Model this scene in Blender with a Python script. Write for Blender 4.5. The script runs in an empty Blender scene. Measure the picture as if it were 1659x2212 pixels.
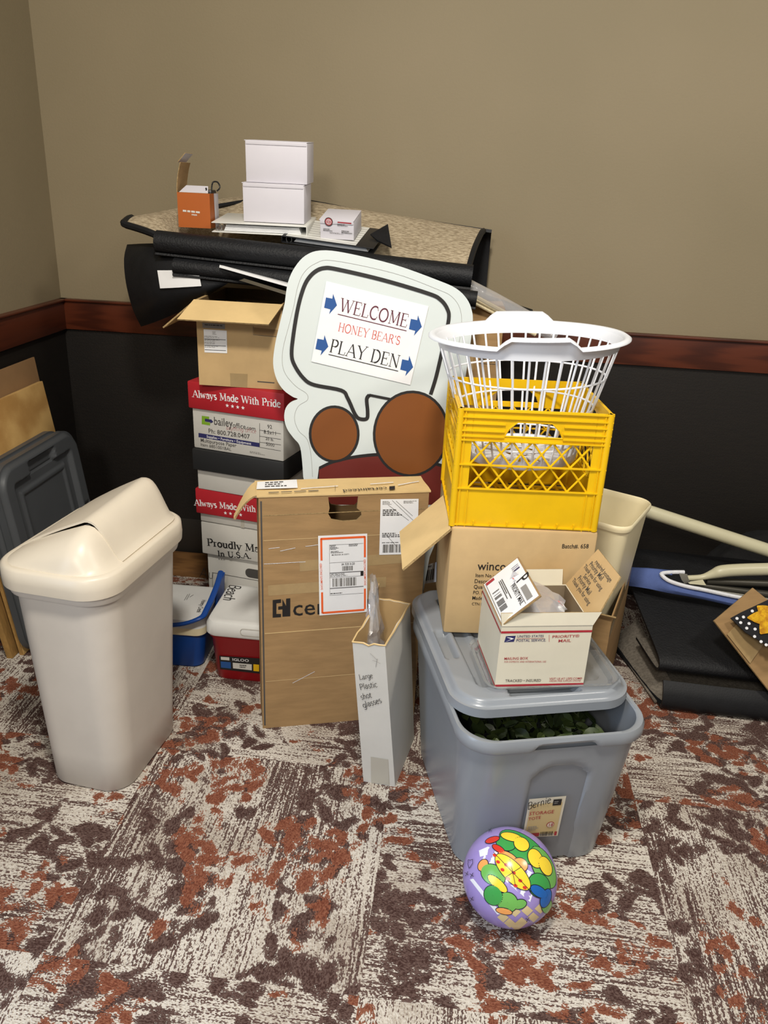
import bpy, bmesh, math, random
from mathutils import Matrix, Vector
from mathutils.geometry import tessellate_polygon
random.seed(7)
SC = bpy.context.scene
COL = SC.collection
# ------------------------------------------------------------------ camera, world, lights, exposure
FPX = 1719.4
CP = Vector((1.42784, -2.75, 1.39415))
RX = Vector((0.99330076, 0.10730013, 0.04289848))
RD = Vector((0.08050389, -0.37621664, -0.92302772))
RF = Vector((-0.08290187, 0.92029763, -0.38233435))
cam = bpy.data.objects.new('camera', bpy.data.cameras.new('camera'))
COL.objects.link(cam)
cam.matrix_world = Matrix(((RX.x, -RD.x, -RF.x, CP.x), (RX.y, -RD.y, -RF.y, CP.y), (RX.z, -RD.z, -RF.z, CP.z), (0, 0, 0, 1)))
cam.data.sensor_fit = 'VERTICAL'
cam.data.sensor_height = 36.0
cam.data.lens = 36.0 * FPX / 2212.0
cam.data.clip_start = 0.05
SC.camera = cam
SC.view_settings.view_transform = 'Standard'
SC.view_settings.look = 'None'
SC.view_settings.exposure = 0.0
SC.view_settings.gamma = 1.0
SC.view_settings.use_curve_mapping = False
wd = bpy.data.worlds.new('world'); SC.world = wd
wd.use_nodes = True
wd.node_tree.nodes['Background'].inputs[0].default_value = (1.0, 0.97, 0.92, 1)
wd.node_tree.nodes['Background'].inputs[1].default_value = 0.20

def area(name, loc, target, size, power, col, spread=180, shape='DISK', size_y=None):
    l = bpy.data.lights.new(name, 'AREA')
    l.shape = shape; l.size = size
    if size_y: l.size_y = size_y
    l.energy = power; l.color = col; l.spread = math.radians(spread)
    o = bpy.data.objects.new(name, l); COL.objects.link(o)
    o.location = loc
    o.rotation_euler = (Vector(target) - Vector(loc)).to_track_quat('-Z', 'Y').to_euler()
    return o
WARM = (1.0, 0.935, 0.835)
area('ceiling_light', (1.3, -2.35, 2.75), (1.45, -1.0, 0.2), 0.30, 52, WARM)
area('ceiling_light', (3.0, -1.9, 2.75), (2.4, -0.7, 0.5), 0.35, 22, WARM)
area('ceiling_light', (0.9, -4.6, 2.75), (1.3, -1.0, 0.5), 0.6, 50, WARM)
area('window_light', (-1.0, -3.3, 1.35), (1.2, -1.1, 0.5), 1.3, 50, (0.55, 0.74, 1.0), shape='RECTANGLE', size_y=1.7)

# ------------------------------------------------------------------ materials
def lin(h):
    h = h.lstrip('#'); r = []
    for i in (0, 2, 4):
        c = int(h[i:i+2], 16) / 255
        r.append(c / 12.92 if c <= 0.04045 else ((c + 0.055) / 1.055) ** 2.4)
    return (r[0], r[1], r[2], 1)
MATS = {}
class NT:
    def __init__(s, name):
        s.m = bpy.data.materials.new(name); s.m.use_nodes = True
        s.t = s.m.node_tree; s.n = s.t.nodes
        s.b = s.n['Principled BSDF']
    def new(s, ty, **k):
        n = s.n.new(ty)
        for a, v in k.items():
            if a.startswith('i_'):
                key = a[2:]; key = int(key) if key.isdigit() else key.replace('_', ' ')
                n.inputs[key].default_value = v
            else: setattr(n, a, v)
        return n
    def ln(s, a, b): s.t.links.new(a, b)
    def math(s, op, a, b=None, c=None):
        n = s.new('ShaderNodeMath', operation=op)
        for i, v in enumerate((a, b, c)):
            if v is None: continue
            if isinstance(v, (int, float)): n.inputs[i].default_value = v
            else: s.ln(v, n.inputs[i])
        return n.outputs[0]
    def mix(s, f, a, b):
        n = s.new('ShaderNodeMix', data_type='RGBA')
        for i, v in ((0, f), (6, a), (7, b)):
            if isinstance(v, (int, float, tuple)): n.inputs[i].default_value = v
            else: s.ln(v, n.inputs[i])
        return n.outputs[2]
    def coord(s, scale=(1, 1, 1), rot=(0, 0, 0), loc=(0, 0, 0), src='Object'):
        t = s.new('ShaderNodeTexCoord'); m = s.new('ShaderNodeMapping')
        m.inputs['Scale'].default_value = scale; m.inputs['Rotation'].default_value = rot; m.inputs['Location'].default_value = loc
        s.ln(t.outputs[src], m.inputs[0]); return m.outputs[0]
    def noise(s, vec, scale, detail=2, rough=.5):
        n = s.new('ShaderNodeTexNoise'); n.inputs['Scale'].default_value = scale
        n.inputs['Detail'].default_value = detail; n.inputs['Roughness'].default_value = rough
        s.ln(vec, n.inputs['Vector']); return n.outputs[0]
    def ramp(s, v, a, b):
        n = s.new('ShaderNodeMapRange', interpolation_type='SMOOTHSTEP')
        n.inputs[1].default_value = a; n.inputs[2].default_value = b
        s.ln(v, n.inputs[0]); return n.outputs[0]
    def bump(s, h, strength, dist=.002):
        n = s.new('ShaderNodeBump'); n.inputs['Strength'].default_value = strength; n.inputs['Distance'].default_value = dist
        s.ln(h, n.inputs['Height']); s.ln(n.outputs[0], s.b.inputs['Normal'])
def mat(name, col, rough=.5, var=.0, vscale=12, bump=0, bscale=200, metal=0, spec=.5, trans=0, ior=1.45, alpha=1, stretch=(1, 1, 1), col2=None, sheen=0):
    n = NT(name); b = n.b
    c = lin(col); b.inputs['Base Color'].default_value = c
    b.inputs['Roughness'].default_value = rough; b.inputs['Metallic'].default_value = metal
    b.inputs['Specular IOR Level'].default_value = spec
    b.inputs['Transmission Weight'].default_value = trans; b.inputs['IOR'].default_value = ior
    b.inputs['Alpha'].default_value = alpha
    if sheen: b.inputs['Sheen Weight'].default_value = sheen
    if var or bump:
        v = n.coord(stretch)
    if var:
        c2 = lin(col2) if col2 else tuple(x * (1 - var) for x in c[:3]) + (1,)
        f = n.ramp(n.noise(v, vscale, 4, .6), .32, .68)
        n.ln(n.mix(f, c, c2), b.inputs['Base Color'])
    if bump:
        n.bump(n.noise(v, bscale, 3, .6), bump)
    MATS[name] = n.m
    return n.m
M = MATS
mat('cardboard', '#a1825a', .82, .16, 9, .12, 60, spec=.25, stretch=(1, 1, 6))
mat('cardboard_light', '#d8bb86', .82, .10, 9, .1, 60, spec=.25)
mat('cardboard_pale', '#c3a577', .8, .12, 9, .1, 60, spec=.25)
mat('cardboard_core', '#a98f62', .9, .4, 120)
mat('carton_white', '#cdcbc4', .75, .06, 8, .08, 50, spec=.3)
mat('mailer_white', '#d9d2bd', .6, .06, 7, .08, 50)
mat('box_white', '#cfccd3', .6, .03, 8)
mat('paper', '#e8e9ea', .65, .03, 20)
mat('paper_edges', '#b9b4ac', .8, .5, 90, stretch=(1, 1, 30))
mat('tape_clear', '#a88f66', .18, .1, 30, spec=.6)
mat('tape_grey', '#b5b1a5', .25)
mat('red_print', '#a82a35', .5)
mat('red_lid', '#b3232d', .55, .08, 10)
mat('ink', '#1c1a1a', .6)
mat('ink_soft', '#4a4744', .7)
mat('ink_grey', '#8e8b86', .8)
mat('ink_red', '#a5323a', .6)
mat('ink_maroon', '#5c2337', .6)
mat('ink_coral', '#cc5a52', .6)
mat('ink_navy', '#2b2b5e', .6)
mat('ink_blue', '#1f4f8f', .6)
mat('ink_green', '#7aa52a', .6)
mat('orange_print', '#e8622a', .5)
mat('orange_box', '#a9571a', .45, .06, 8)
mat('white_paint', '#efeff0', .5)
mat('sign_white', '#d0d8d7', .28, .02, 4)
mat('sign_edge', '#c9cbc4', .6)
mat('brown_print', '#7d4a24', .3)
mat('tan_print', '#9c6a2e', .3)
mat('maroon_print', '#6b2b26', .3)
mat('yellow_plastic', '#e3b50a', .38, .08, 10)
mat('basket_white', '#e3e6ec', .32)
mat('cream_plastic', '#f0e4be', .4, .03, 6)
mat('can_plastic', '#cfc8be', .42, .07, 5, .04, 300)
mat('can_lid', '#d9cfbd', .36, .05, 6)
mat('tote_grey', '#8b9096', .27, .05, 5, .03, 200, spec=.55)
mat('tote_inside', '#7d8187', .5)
mat('lid_charcoal', '#4a4d50', .4, .08, 6)
mat('cooler_white', '#dedfdc', .35, .05, 7)
mat('cooler_red', '#8f1219', .38, .06, 6)
mat('cooler_blue', '#12489a', .38, .06, 6)
mat('black_lid', '#242526', .55)
mat('rubber', '#141518', .55, .25, 40, .9, 170, spec=.35)
mat('rubber_smooth', '#17181b', .5, .2, 30, .2, 200, spec=.35)
mat('mat_pile', '#c2b398', .95, .5, 70, 1.0, 130, spec=.1, stretch=(1, 4, 4), col2='#85765f')
mat('mat_pile_grey', '#7d766c', .95, .35, 120, 1.0, 220, spec=.1)
mat('black_bag', '#0d0d0e', .9, .3, 40, 1.0, 90)
mat('blue_fabric', '#56689e', .8, .15, 25, .4, 200, spec=.2)
mat('white_trim', '#e6e8ee', .8, .1, 120, .6, 300)
mat('pole_cream', '#c9c4a6', .35, .05, 8)
mat('metal_grey', '#9a978c', .35, metal=.6)
mat('steel', '#b8b8b4', .25, metal=.9)
mat('dark_metal', '#4d4a42', .4, metal=.4)
mat('binder_black', '#1b1b1d', .4)
mat('binder_white', '#dcdcd6', .35)
mat('leaf', '#2b371a', .45, .4, 30, spec=.5)
mat('leaf_light', '#3d4a22', .45, .3, 30, spec=.5)
mat('yarn_yellow', '#e0b01e', .9, .35, 70, 1.0, 150, col2='#b37a10')
mat('cloth_black', '#1b1b1f', .9, .2, 60, .5, 200)
mat('label_tan', '#c9b380', .5)
mat('ball_purple', '#a08fd0', .22, .04, 6)
mat('ball_line', '#20202c', .25)
mat('ball_green', '#3f9a4c', .22); mat('ball_green2', '#6fb257', .22)
mat('ball_yellow', '#f0d23c', .22); mat('ball_orange', '#eda35c', .22)
mat('ball_red', '#cf3a2c', .22); mat('ball_blue', '#1f63b4', .22)
mat('ball_white', '#e6e9f2', .22); mat('ball_cream', '#d9c595', .22)
mat('wood_cream', '#e6d9b4', .6, .12, 40, stretch=(4, 4, 1))
mat('wood_edge', '#b38b4e', .8, .3, 30, stretch=(1, 8, 1))
mat('board_brown', '#8d6c48', .75, .1, 10)
def clear_mat(name, col, rough, alpha, milk=0):
    n = NT(name); b = n.b
    g = n.new('ShaderNodeBsdfGlossy'); g.inputs['Roughness'].default_value = rough; g.inputs['Color'].default_value = (1, 1, 1, 1)
    t = n.new('ShaderNodeBsdfTransparent'); t.inputs['Color'].default_value = lin(col)
    fr = n.new('ShaderNodeLayerWeight'); fr.inputs['Blend'].default_value = .35
    v = n.coord(); bp = n.new('ShaderNodeBump'); bp.inputs['Strength'].default_value = .35; bp.inputs['Distance'].default_value = .004
    n.ln(n.noise(v, 55, 3), bp.inputs['Height']); n.ln(bp.outputs[0], g.inputs['Normal']); n.ln(bp.outputs[0], fr.inputs['Normal'])
    f = n.math('MULTIPLY_ADD', fr.outputs['Facing'], .55, alpha)
    mx = n.new('ShaderNodeMixShader'); n.ln(f, mx.inputs[0]); n.ln(t.outputs[0], mx.inputs[1]); n.ln(g.outputs[0], mx.inputs[2])
    d = n.new('ShaderNodeBsdfDiffuse'); d.inputs[0].default_value = (.9, .9, .92, 1); m2 = n.new('ShaderNodeMixShader'); m2.inputs[0].default_value = milk
    n.ln(mx.outputs[0], m2.inputs[1]); n.ln(d.outputs[0], m2.inputs[2])
    n.ln(m2.outputs[0], n.n['Material Output'].inputs[0])
    MATS[name] = n.m
clear_mat('clear_plastic', '#eceef0', .12, .08, .04)
clear_mat('clear_film', '#f4f4f6', .18, .14, .22)
# wall paint, wainscot, rail, plywood, carpet
n = NT('wall_paint'); v = n.coord()
n.ln(n.mix(n.ramp(n.noise(v, 1.3, 3), .3, .7), lin('#887b61'), lin('#81755b')), n.b.inputs['Base Color'])
n.b.inputs['Roughness'].default_value = .7; n.bump(n.noise(v, 140, 4, .7), .2, .003); M['wall_paint'] = n.m
n = NT('wainscot'); v = n.coord((3, 3, 40))
n.ln(n.mix(n.ramp(n.noise(v, 4, 5, .7), .3, .75), lin('#17120d'), lin('#100c09')), n.b.inputs['Base Color'])
n.b.inputs['Roughness'].default_value = .55
n.bump(n.noise(n.coord(), 180, 3), .2, .002); M['wainscot'] = n.m
def wood(name, c1, c2, stretch, scale, rough, rot=(0, 0, 0)):
    n = NT(name); v = n.coord(stretch, rot)
    w = n.new('ShaderNodeTexWave'); w.inputs['Scale'].default_value = scale; w.inputs['Distortion'].default_value = 7; w.inputs['Detail'].default_value = 3; w.inputs['Detail Scale'].default_value = 1.2
    n.ln(v, w.inputs['Vector'])
    f = n.math('ADD', n.math('MULTIPLY', w.outputs[1], .55), n.math('MULTIPLY', n.noise(v, scale * 6, 5, .7), .5))
    n.ln(n.mix(n.ramp(f, .2, .9), lin(c1), lin(c2)), n.b.inputs['Base Color'])
    n.b.inputs['Roughness'].default_value = rough; M[name] = n.m
wood('rail_wood', '#5a2a18', '#3d1a0f', (.6, .6, 9), 2.0, .38)
wood('plywood', '#cda768', '#a97f45', (4, 1.2, 1.2), 2.2, .7)
wood('floor_board', '#8a6238', '#6d4a28', (1, 9, 9), 2.2, .6)
def carpet():
    n = NT('carpet'); b = n.b
    tc = n.new('ShaderNodeTexCoord'); sp = n.new('ShaderNodeSeparateXYZ'); n.ln(tc.outputs['Object'], sp.inputs[0])
    X, Y = sp.outputs[0], sp.outputs[1]
    S = .61
    ix = n.math('FLOOR', n.math('DIVIDE', n.math('SUBTRACT', X, .112), S))
    iy = n.math('FLOOR', n.math('DIVIDE', n.math('ADD', Y, .515), S))
    turn = n.math('MODULO', n.math('ABSOLUTE', n.math('ADD', n.math('ADD', ix, iy), 1)), 2)      # quarter turned tiles
    def lerp(a, b2): return n.math('ADD', a, n.math('MULTIPLY', turn, n.math('SUBTRACT', b2, a)))
    U, V = lerp(X, Y), lerp(Y, X)
    off = n.math('MULTIPLY', n.math('ADD', n.math('MULTIPLY', ix, 3.17), n.math('MULTIPLY', iy, 5.71)), 1)
    def cv(a, b2, c=None):
        k = n.new('ShaderNodeCombineXYZ'); n.ln(a, k.inputs[0]); n.ln(b2, k.inputs[1])
        if c is not None: n.ln(c, k.inputs[2])
        return k.outputs[0]
    UV = cv(U, V, off); W = tc.outputs['Object']
    def mp(v, scale, rz=0, loc=(0, 0, 0)):
        m = n.new('ShaderNodeMapping'); m.inputs['Scale'].default_value = scale; m.inputs['Rotation'].default_value = (0, 0, rz); m.inputs['Location'].default_value = loc
        n.ln(v, m.inputs[0]); return m.outputs[0]
    pile = n.noise(mp(UV, (1, .55, 1)), 330, 1, .6)
    grain = n.math('SUBTRACT', pile, .5)
    st = n.noise(mp(UV, (1, .035, 1)), 210, 1, .5)
    stw = n.noise(mp(UV, (1, .35, 1)), 6.5, 3, .65)
    sv = n.math('ADD', n.math('ADD', st, n.math('MULTIPLY', n.math('SUBTRACT', stw, .5), 1.0)), n.math('MULTIPLY', grain, 1.1))
    streak = n.ramp(sv, .53, .61)
    wn = n.new('ShaderNodeTexNoise'); wn.inputs['Scale'].default_value = 11; wn.inputs['Detail'].default_value = 2; n.ln(UV, wn.inputs['Vector'])
    vs = n.new('ShaderNodeVectorMath', operation='SCALE'); vs.inputs['Scale'].default_value = .075
    vo = n.new('ShaderNodeVectorMath', operation='SUBTRACT'); vo.inputs[1].default_value = (.5, .5, .5)
    n.ln(wn.outputs['Color'], vo.inputs[0]); n.ln(vo.outputs[0], vs.inputs[0])
    va = n.new('ShaderNodeVectorMath', operation='ADD'); n.ln(UV, va.inputs[0]); n.ln(vs.outputs[0], va.inputs[1])
    WUV = va.outputs[0]
    def leaves(rz, seed, thr, sx=25, sy=13.5):
        vo = n.new('ShaderNodeTexVoronoi'); vo.feature = 'F1'; vo.inputs['Scale'].default_value = 1.0
        m0 = n.new('ShaderNodeMapping'); m0.inputs['Rotation'].default_value = (0, 0, rz); n.ln(WUV, m0.inputs[0])
        n.ln(mp(m0.outputs[0], (sx, sy, 1), 0, (seed, seed * 1.7, 0)), vo.inputs['Vector'])
        return n.math('ADD', n.math('SUBTRACT', thr, vo.outputs['Distance']), n.math('MULTIPLY', grain, .55))
    def mx(a, b2): return n.math('MAXIMUM', a, b2)
    def mask(seed, sc, a, b2): return n.ramp(n.noise(mp(UV, (1, .6, 1), 0, (seed, seed, 0)), sc, 3, .6), a, b2)
    rust = mx(mx(leaves(.5, 3.1, .43), leaves(-.6, 7.3, .43)), leaves(1.2, 8.8, .36, 26, 15))
    rust = n.ramp(n.math('SUBTRACT', rust, n.math('MULTIPLY', n.math('SUBTRACT', 1, mask(9.2, 5.6, .47, .57)), .75)), -.02, .05)
    dk = mx(mx(leaves(.9, 11.2, .47), leaves(-.2, 15.9, .47)), leaves(-1.0, 21.4, .45))
    dk = n.ramp(n.math('SUBTRACT', dk, n.math('MULTIPLY', n.math('SUBTRACT', 1, mask(31.7, 4.6, .42, .53)), .8)), -.03, .07)
    cream = n.mix(n.ramp(n.math('ADD', n.noise(UV, 4, 2), n.math('MULTIPLY', grain, .8)), .3, .7), lin('#cfc8bd'), lin('#aba093'))
    dark = n.mix(n.ramp(pile, .35, .65), lin('#412d29'), lin('#64504a'))
    rs = n.mix(n.ramp(pile, .35, .65), lin('#6c3c2d'), lin('#8a5844'))
    c = n.mix(streak, cream, dark)
    c = n.mix(dk, c, dark)
    c = n.mix(rust, c, rs)
    n.ln(c, b.inputs['Base Color']); b.inputs['Roughness'].default_value = .95; b.inputs['Specular IOR Level'].default_value = .1
    n.bump(pile, .8, .004)
    M['carpet'] = n.m
carpet()
# ------------------------------------------------------------------ helpers
def rayd(px, py):
    a, b = (px - 829.5) / FPX, (py - 1106.0) / FPX
    return RX * a + RD * b + RF
def V3(x, y, z=0.0): return Vector((x, y, z))
def rot2(a, x, y): return (x * math.cos(a) - y * math.sin(a), x * math.sin(a) + y * math.cos(a))
class MB:
    def __init__(s): s.v = []; s.f = []; s.m = []; s.mats = []
    def mi(s, name):
        if name not in s.mats: s.mats.append(name)
        return s.mats.index(name)
    def add(s, vs, fs, m, X=None):
        o = len(s.v); k = s.mi(m)
        for q in vs:
            q = Vector(q)
            s.v.append(X @ q if X is not None else q)
        for f in fs: s.f.append([o + i for i in f]); s.m.append(k)
    def box(s, c, d, m, X=None, bev=0.0, seg=2):
        bm = bmesh.new(); bmesh.ops.create_cube(bm, size=1)
        for v in bm.verts: v.co = Vector((v.co.x * d[0] + c[0], v.co.y * d[1] + c[1], v.co.z * d[2] + c[2]))
        if bev: bmesh.ops.bevel(bm, geom=bm.edges[:], offset=min(bev, min(d) * .45), segments=seg, affect='EDGES', profile=.5)
        bm.verts.index_update()
        s.add([v.co.copy() for v in bm.verts], [[v.index for v in f.verts] for f in bm.faces], m, X); bm.free()
    def loft(s, rings, m, X=None, close=True, cap0=False, cap1=False, flip=False):
        n = len(rings[0]); vs = [p for r in rings for p in r]; fs = []
        for i in range(len(rings) - 1):
            for j in range(n if close else n - 1):
                a, b = i * n + j, i * n + (j + 1) % n
                f = [a, b, b + n, a + n]
                fs.append(f[::-1] if flip else f)
        if cap0: fs.append(list(range(n))[::-1] if not flip else list(range(n)))
        if cap1:
            k = (len(rings) - 1) * n; fs.append([k + j for j in range(n)] if not flip else [k + j for j in range(n)][::-1])
        s.add(vs, fs, m, X)
    def tube(s, pts, r, m, n=10, X=None, closed=False, cap=True, flat=1.0, up=None):
        P = [Vector(p) for p in pts]; N = len(P); rings = []
        rr = r if isinstance(r, (list, tuple)) else [r] * N
        ref = Vector(up) if up else Vector((.13, .29, .95))
        for i in range(N):
            if closed: t = P[(i + 1) % N] - P[i - 1]
            else: t = P[min(i + 1, N - 1)] - P[max(i - 1, 0)]
            t.normalize()
            a = t.cross(ref)
            if a.length < 1e-4: a = t.cross(Vector((1, 0, 0)))
            a.normalize(); b = a.cross(t)
            rings.append([P[i] + (a * math.cos(q) + b * math.sin(q) * flat) * rr[i] for q in [2 * math.pi * k / n for k in range(n)]])
        if closed: rings.append(rings[0])
        s.loft(rings, m, X, True, cap and not closed, cap and not closed)
    def sheet(s, P, th, m, m2=None, X=None, medge=None):
        """P[i][j] grid of points -> a slab of thickness th"""
        P = [[Vector(p) for p in r] for r in P]; a, b = len(P), len(P[0])
        Nn = []
        for i in range(a):
            row = []
            for j in range(b):
                u = P[min(i + 1, a - 1)][j] - P[max(i - 1, 0)][j]; w = P[i][min(j + 1, b - 1)] - P[i][max(j - 1, 0)]
                q = u.cross(w); row.append(q.normalized() if q.length > 1e-9 else Vector((0, 0, 1)))
            Nn.append(row)
        top = [P[i][j] + Nn[i][j] * th / 2 for i in range(a) for j in range(b)]
        bot = [P[i][j] - Nn[i][j] * th / 2 for i in range(a) for j in range(b)]
        f1 = [[i * b + j, (i + 1) * b + j, (i + 1) * b + j + 1, i * b + j + 1] for i in range(a - 1) for j in range(b - 1)]
        s.add(top, f1, m, X); s.add(bot, [f[::-1] for f in f1], m2 or m, X)
        per = [i * b for i in range(a)] + [(a - 1) * b + j for j in range(1, b)] + [i * b + b - 1 for i in range(a - 2, -1, -1)] + [j for j in range(b - 2, 0, -1)]
        s.loft([[top[k] for k in per], [bot[k] for k in per]], medge or m2 or m, X)
    def slab(s, poly, th, X, m, medge=None, holes=()):
        """2D outline extruded from 0 to -th along local z of X"""
        loops = [poly] + list(holes); pts = [Vector((p[0], p[1], 0)) for l in loops for p in l]
        tri = tessellate_polygon([[Vector((p[0], p[1], 0)) for p in l] for l in loops])
        fs = []
        for t in tri:
            a, b, c = (pts[i] for i in t)
            fs.append(list(t) if (b - a).cross(c - a).z > 0 else list(t)[::-1])
        s.add(pts, fs, m, X)
        s.add([p + Vector((0, 0, -th)) for p in pts], [f[::-1] for f in fs], medge or m, X)
        for l in loops:
            s.loft([[Vector((p[0], p[1], 0)) for p in l], [Vector((p[0], p[1], -th)) for p in l]], medge or m, X)
    def build(s, name, parent=None, label=None, sharp=35, solid=None):
        me = bpy.data.meshes.new(name)
        me.from_pydata([tuple(v) for v in s.v], [], s.f)
        for k in s.mats: me.materials.append(MATS[k])
        for p, k in zip(me.polygons, s.m): p.material_index = k
        me.validate(); me.update()
        me.shade_smooth(); me.set_sharp_from_angle(angle=math.radians(sharp))
        o = bpy.data.objects.new(name, me); COL.objects.link(o)
        if parent is not None: o.parent = parent
        if label: o['label'] = label
        if solid:
            md = o.modifiers.new('thickness', 'SOLIDIFY'); md.thickness = solid; md.offset = 0
        return o
def tag(o, label, cat, group=None, kind=None):
    o['label'] = label; o['category'] = cat
    if group: o['group'] = group
    if kind: o['kind'] = kind
    return o
class Thing:
    def __init__(s, name, label, cat, loc, yaw=0, pitch=0, roll=0, group=None):
        s.X = Matrix.Translation(Vector(loc)) @ Matrix.Rotation(yaw, 4, 'Z') @ Matrix.Rotation(roll, 4, 'Y') @ Matrix.Rotation(pitch, 4, 'X')
        s.o = bpy.data.objects.new(name, None); COL.objects.link(s.o)
        s.o.empty_display_size = .05; s.o.matrix_world = s.X
        tag(s.o, label, cat, group)
    def part(s, mb, name, label=None, parent=None, **k): return mb.build(name, parent or s.o, label, **k)
    def frame(s, O, x, y): return Fr(s.X, O, x, y)
def struct(name, mb, **k):
    o = mb.build(name, None, **k); o['kind'] = 'structure'; return o
_TX = {}
def text_geo(st, bold=0.0):
    bold = min(bold, .005); key = (st, bold)
    if key in _TX: return _TX[key]
    cu = bpy.data.curves.new('t', 'FONT'); cu.body = st; cu.size = 1; cu.resolution_u = 2; cu.offset = bold
    ob = bpy.data.objects.new('t', cu); COL.objects.link(ob)
    me = bpy.data.meshes.new_from_object(ob.evaluated_get(bpy.context.evaluated_depsgraph_get()))
    vs = [(v.co.x, v.co.y) for v in me.vertices]; fs = []
    for p in me.polygons:
        q = list(p.vertices); a, b, c = (Vector((vs[i][0], vs[i][1], 0)) for i in q[:3])
        fs.append(q if (b - a).cross(c - a).z > 0 else q[::-1])
    bpy.data.objects.remove(ob); bpy.data.curves.remove(cu); bpy.data.meshes.remove(me)
    x0 = min(v[0] for v in vs); x1 = max(v[0] for v in vs)
    r = ([(v[0] - x0, v[1]) for v in vs], fs, x1 - x0); _TX[key] = r; return r
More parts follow.
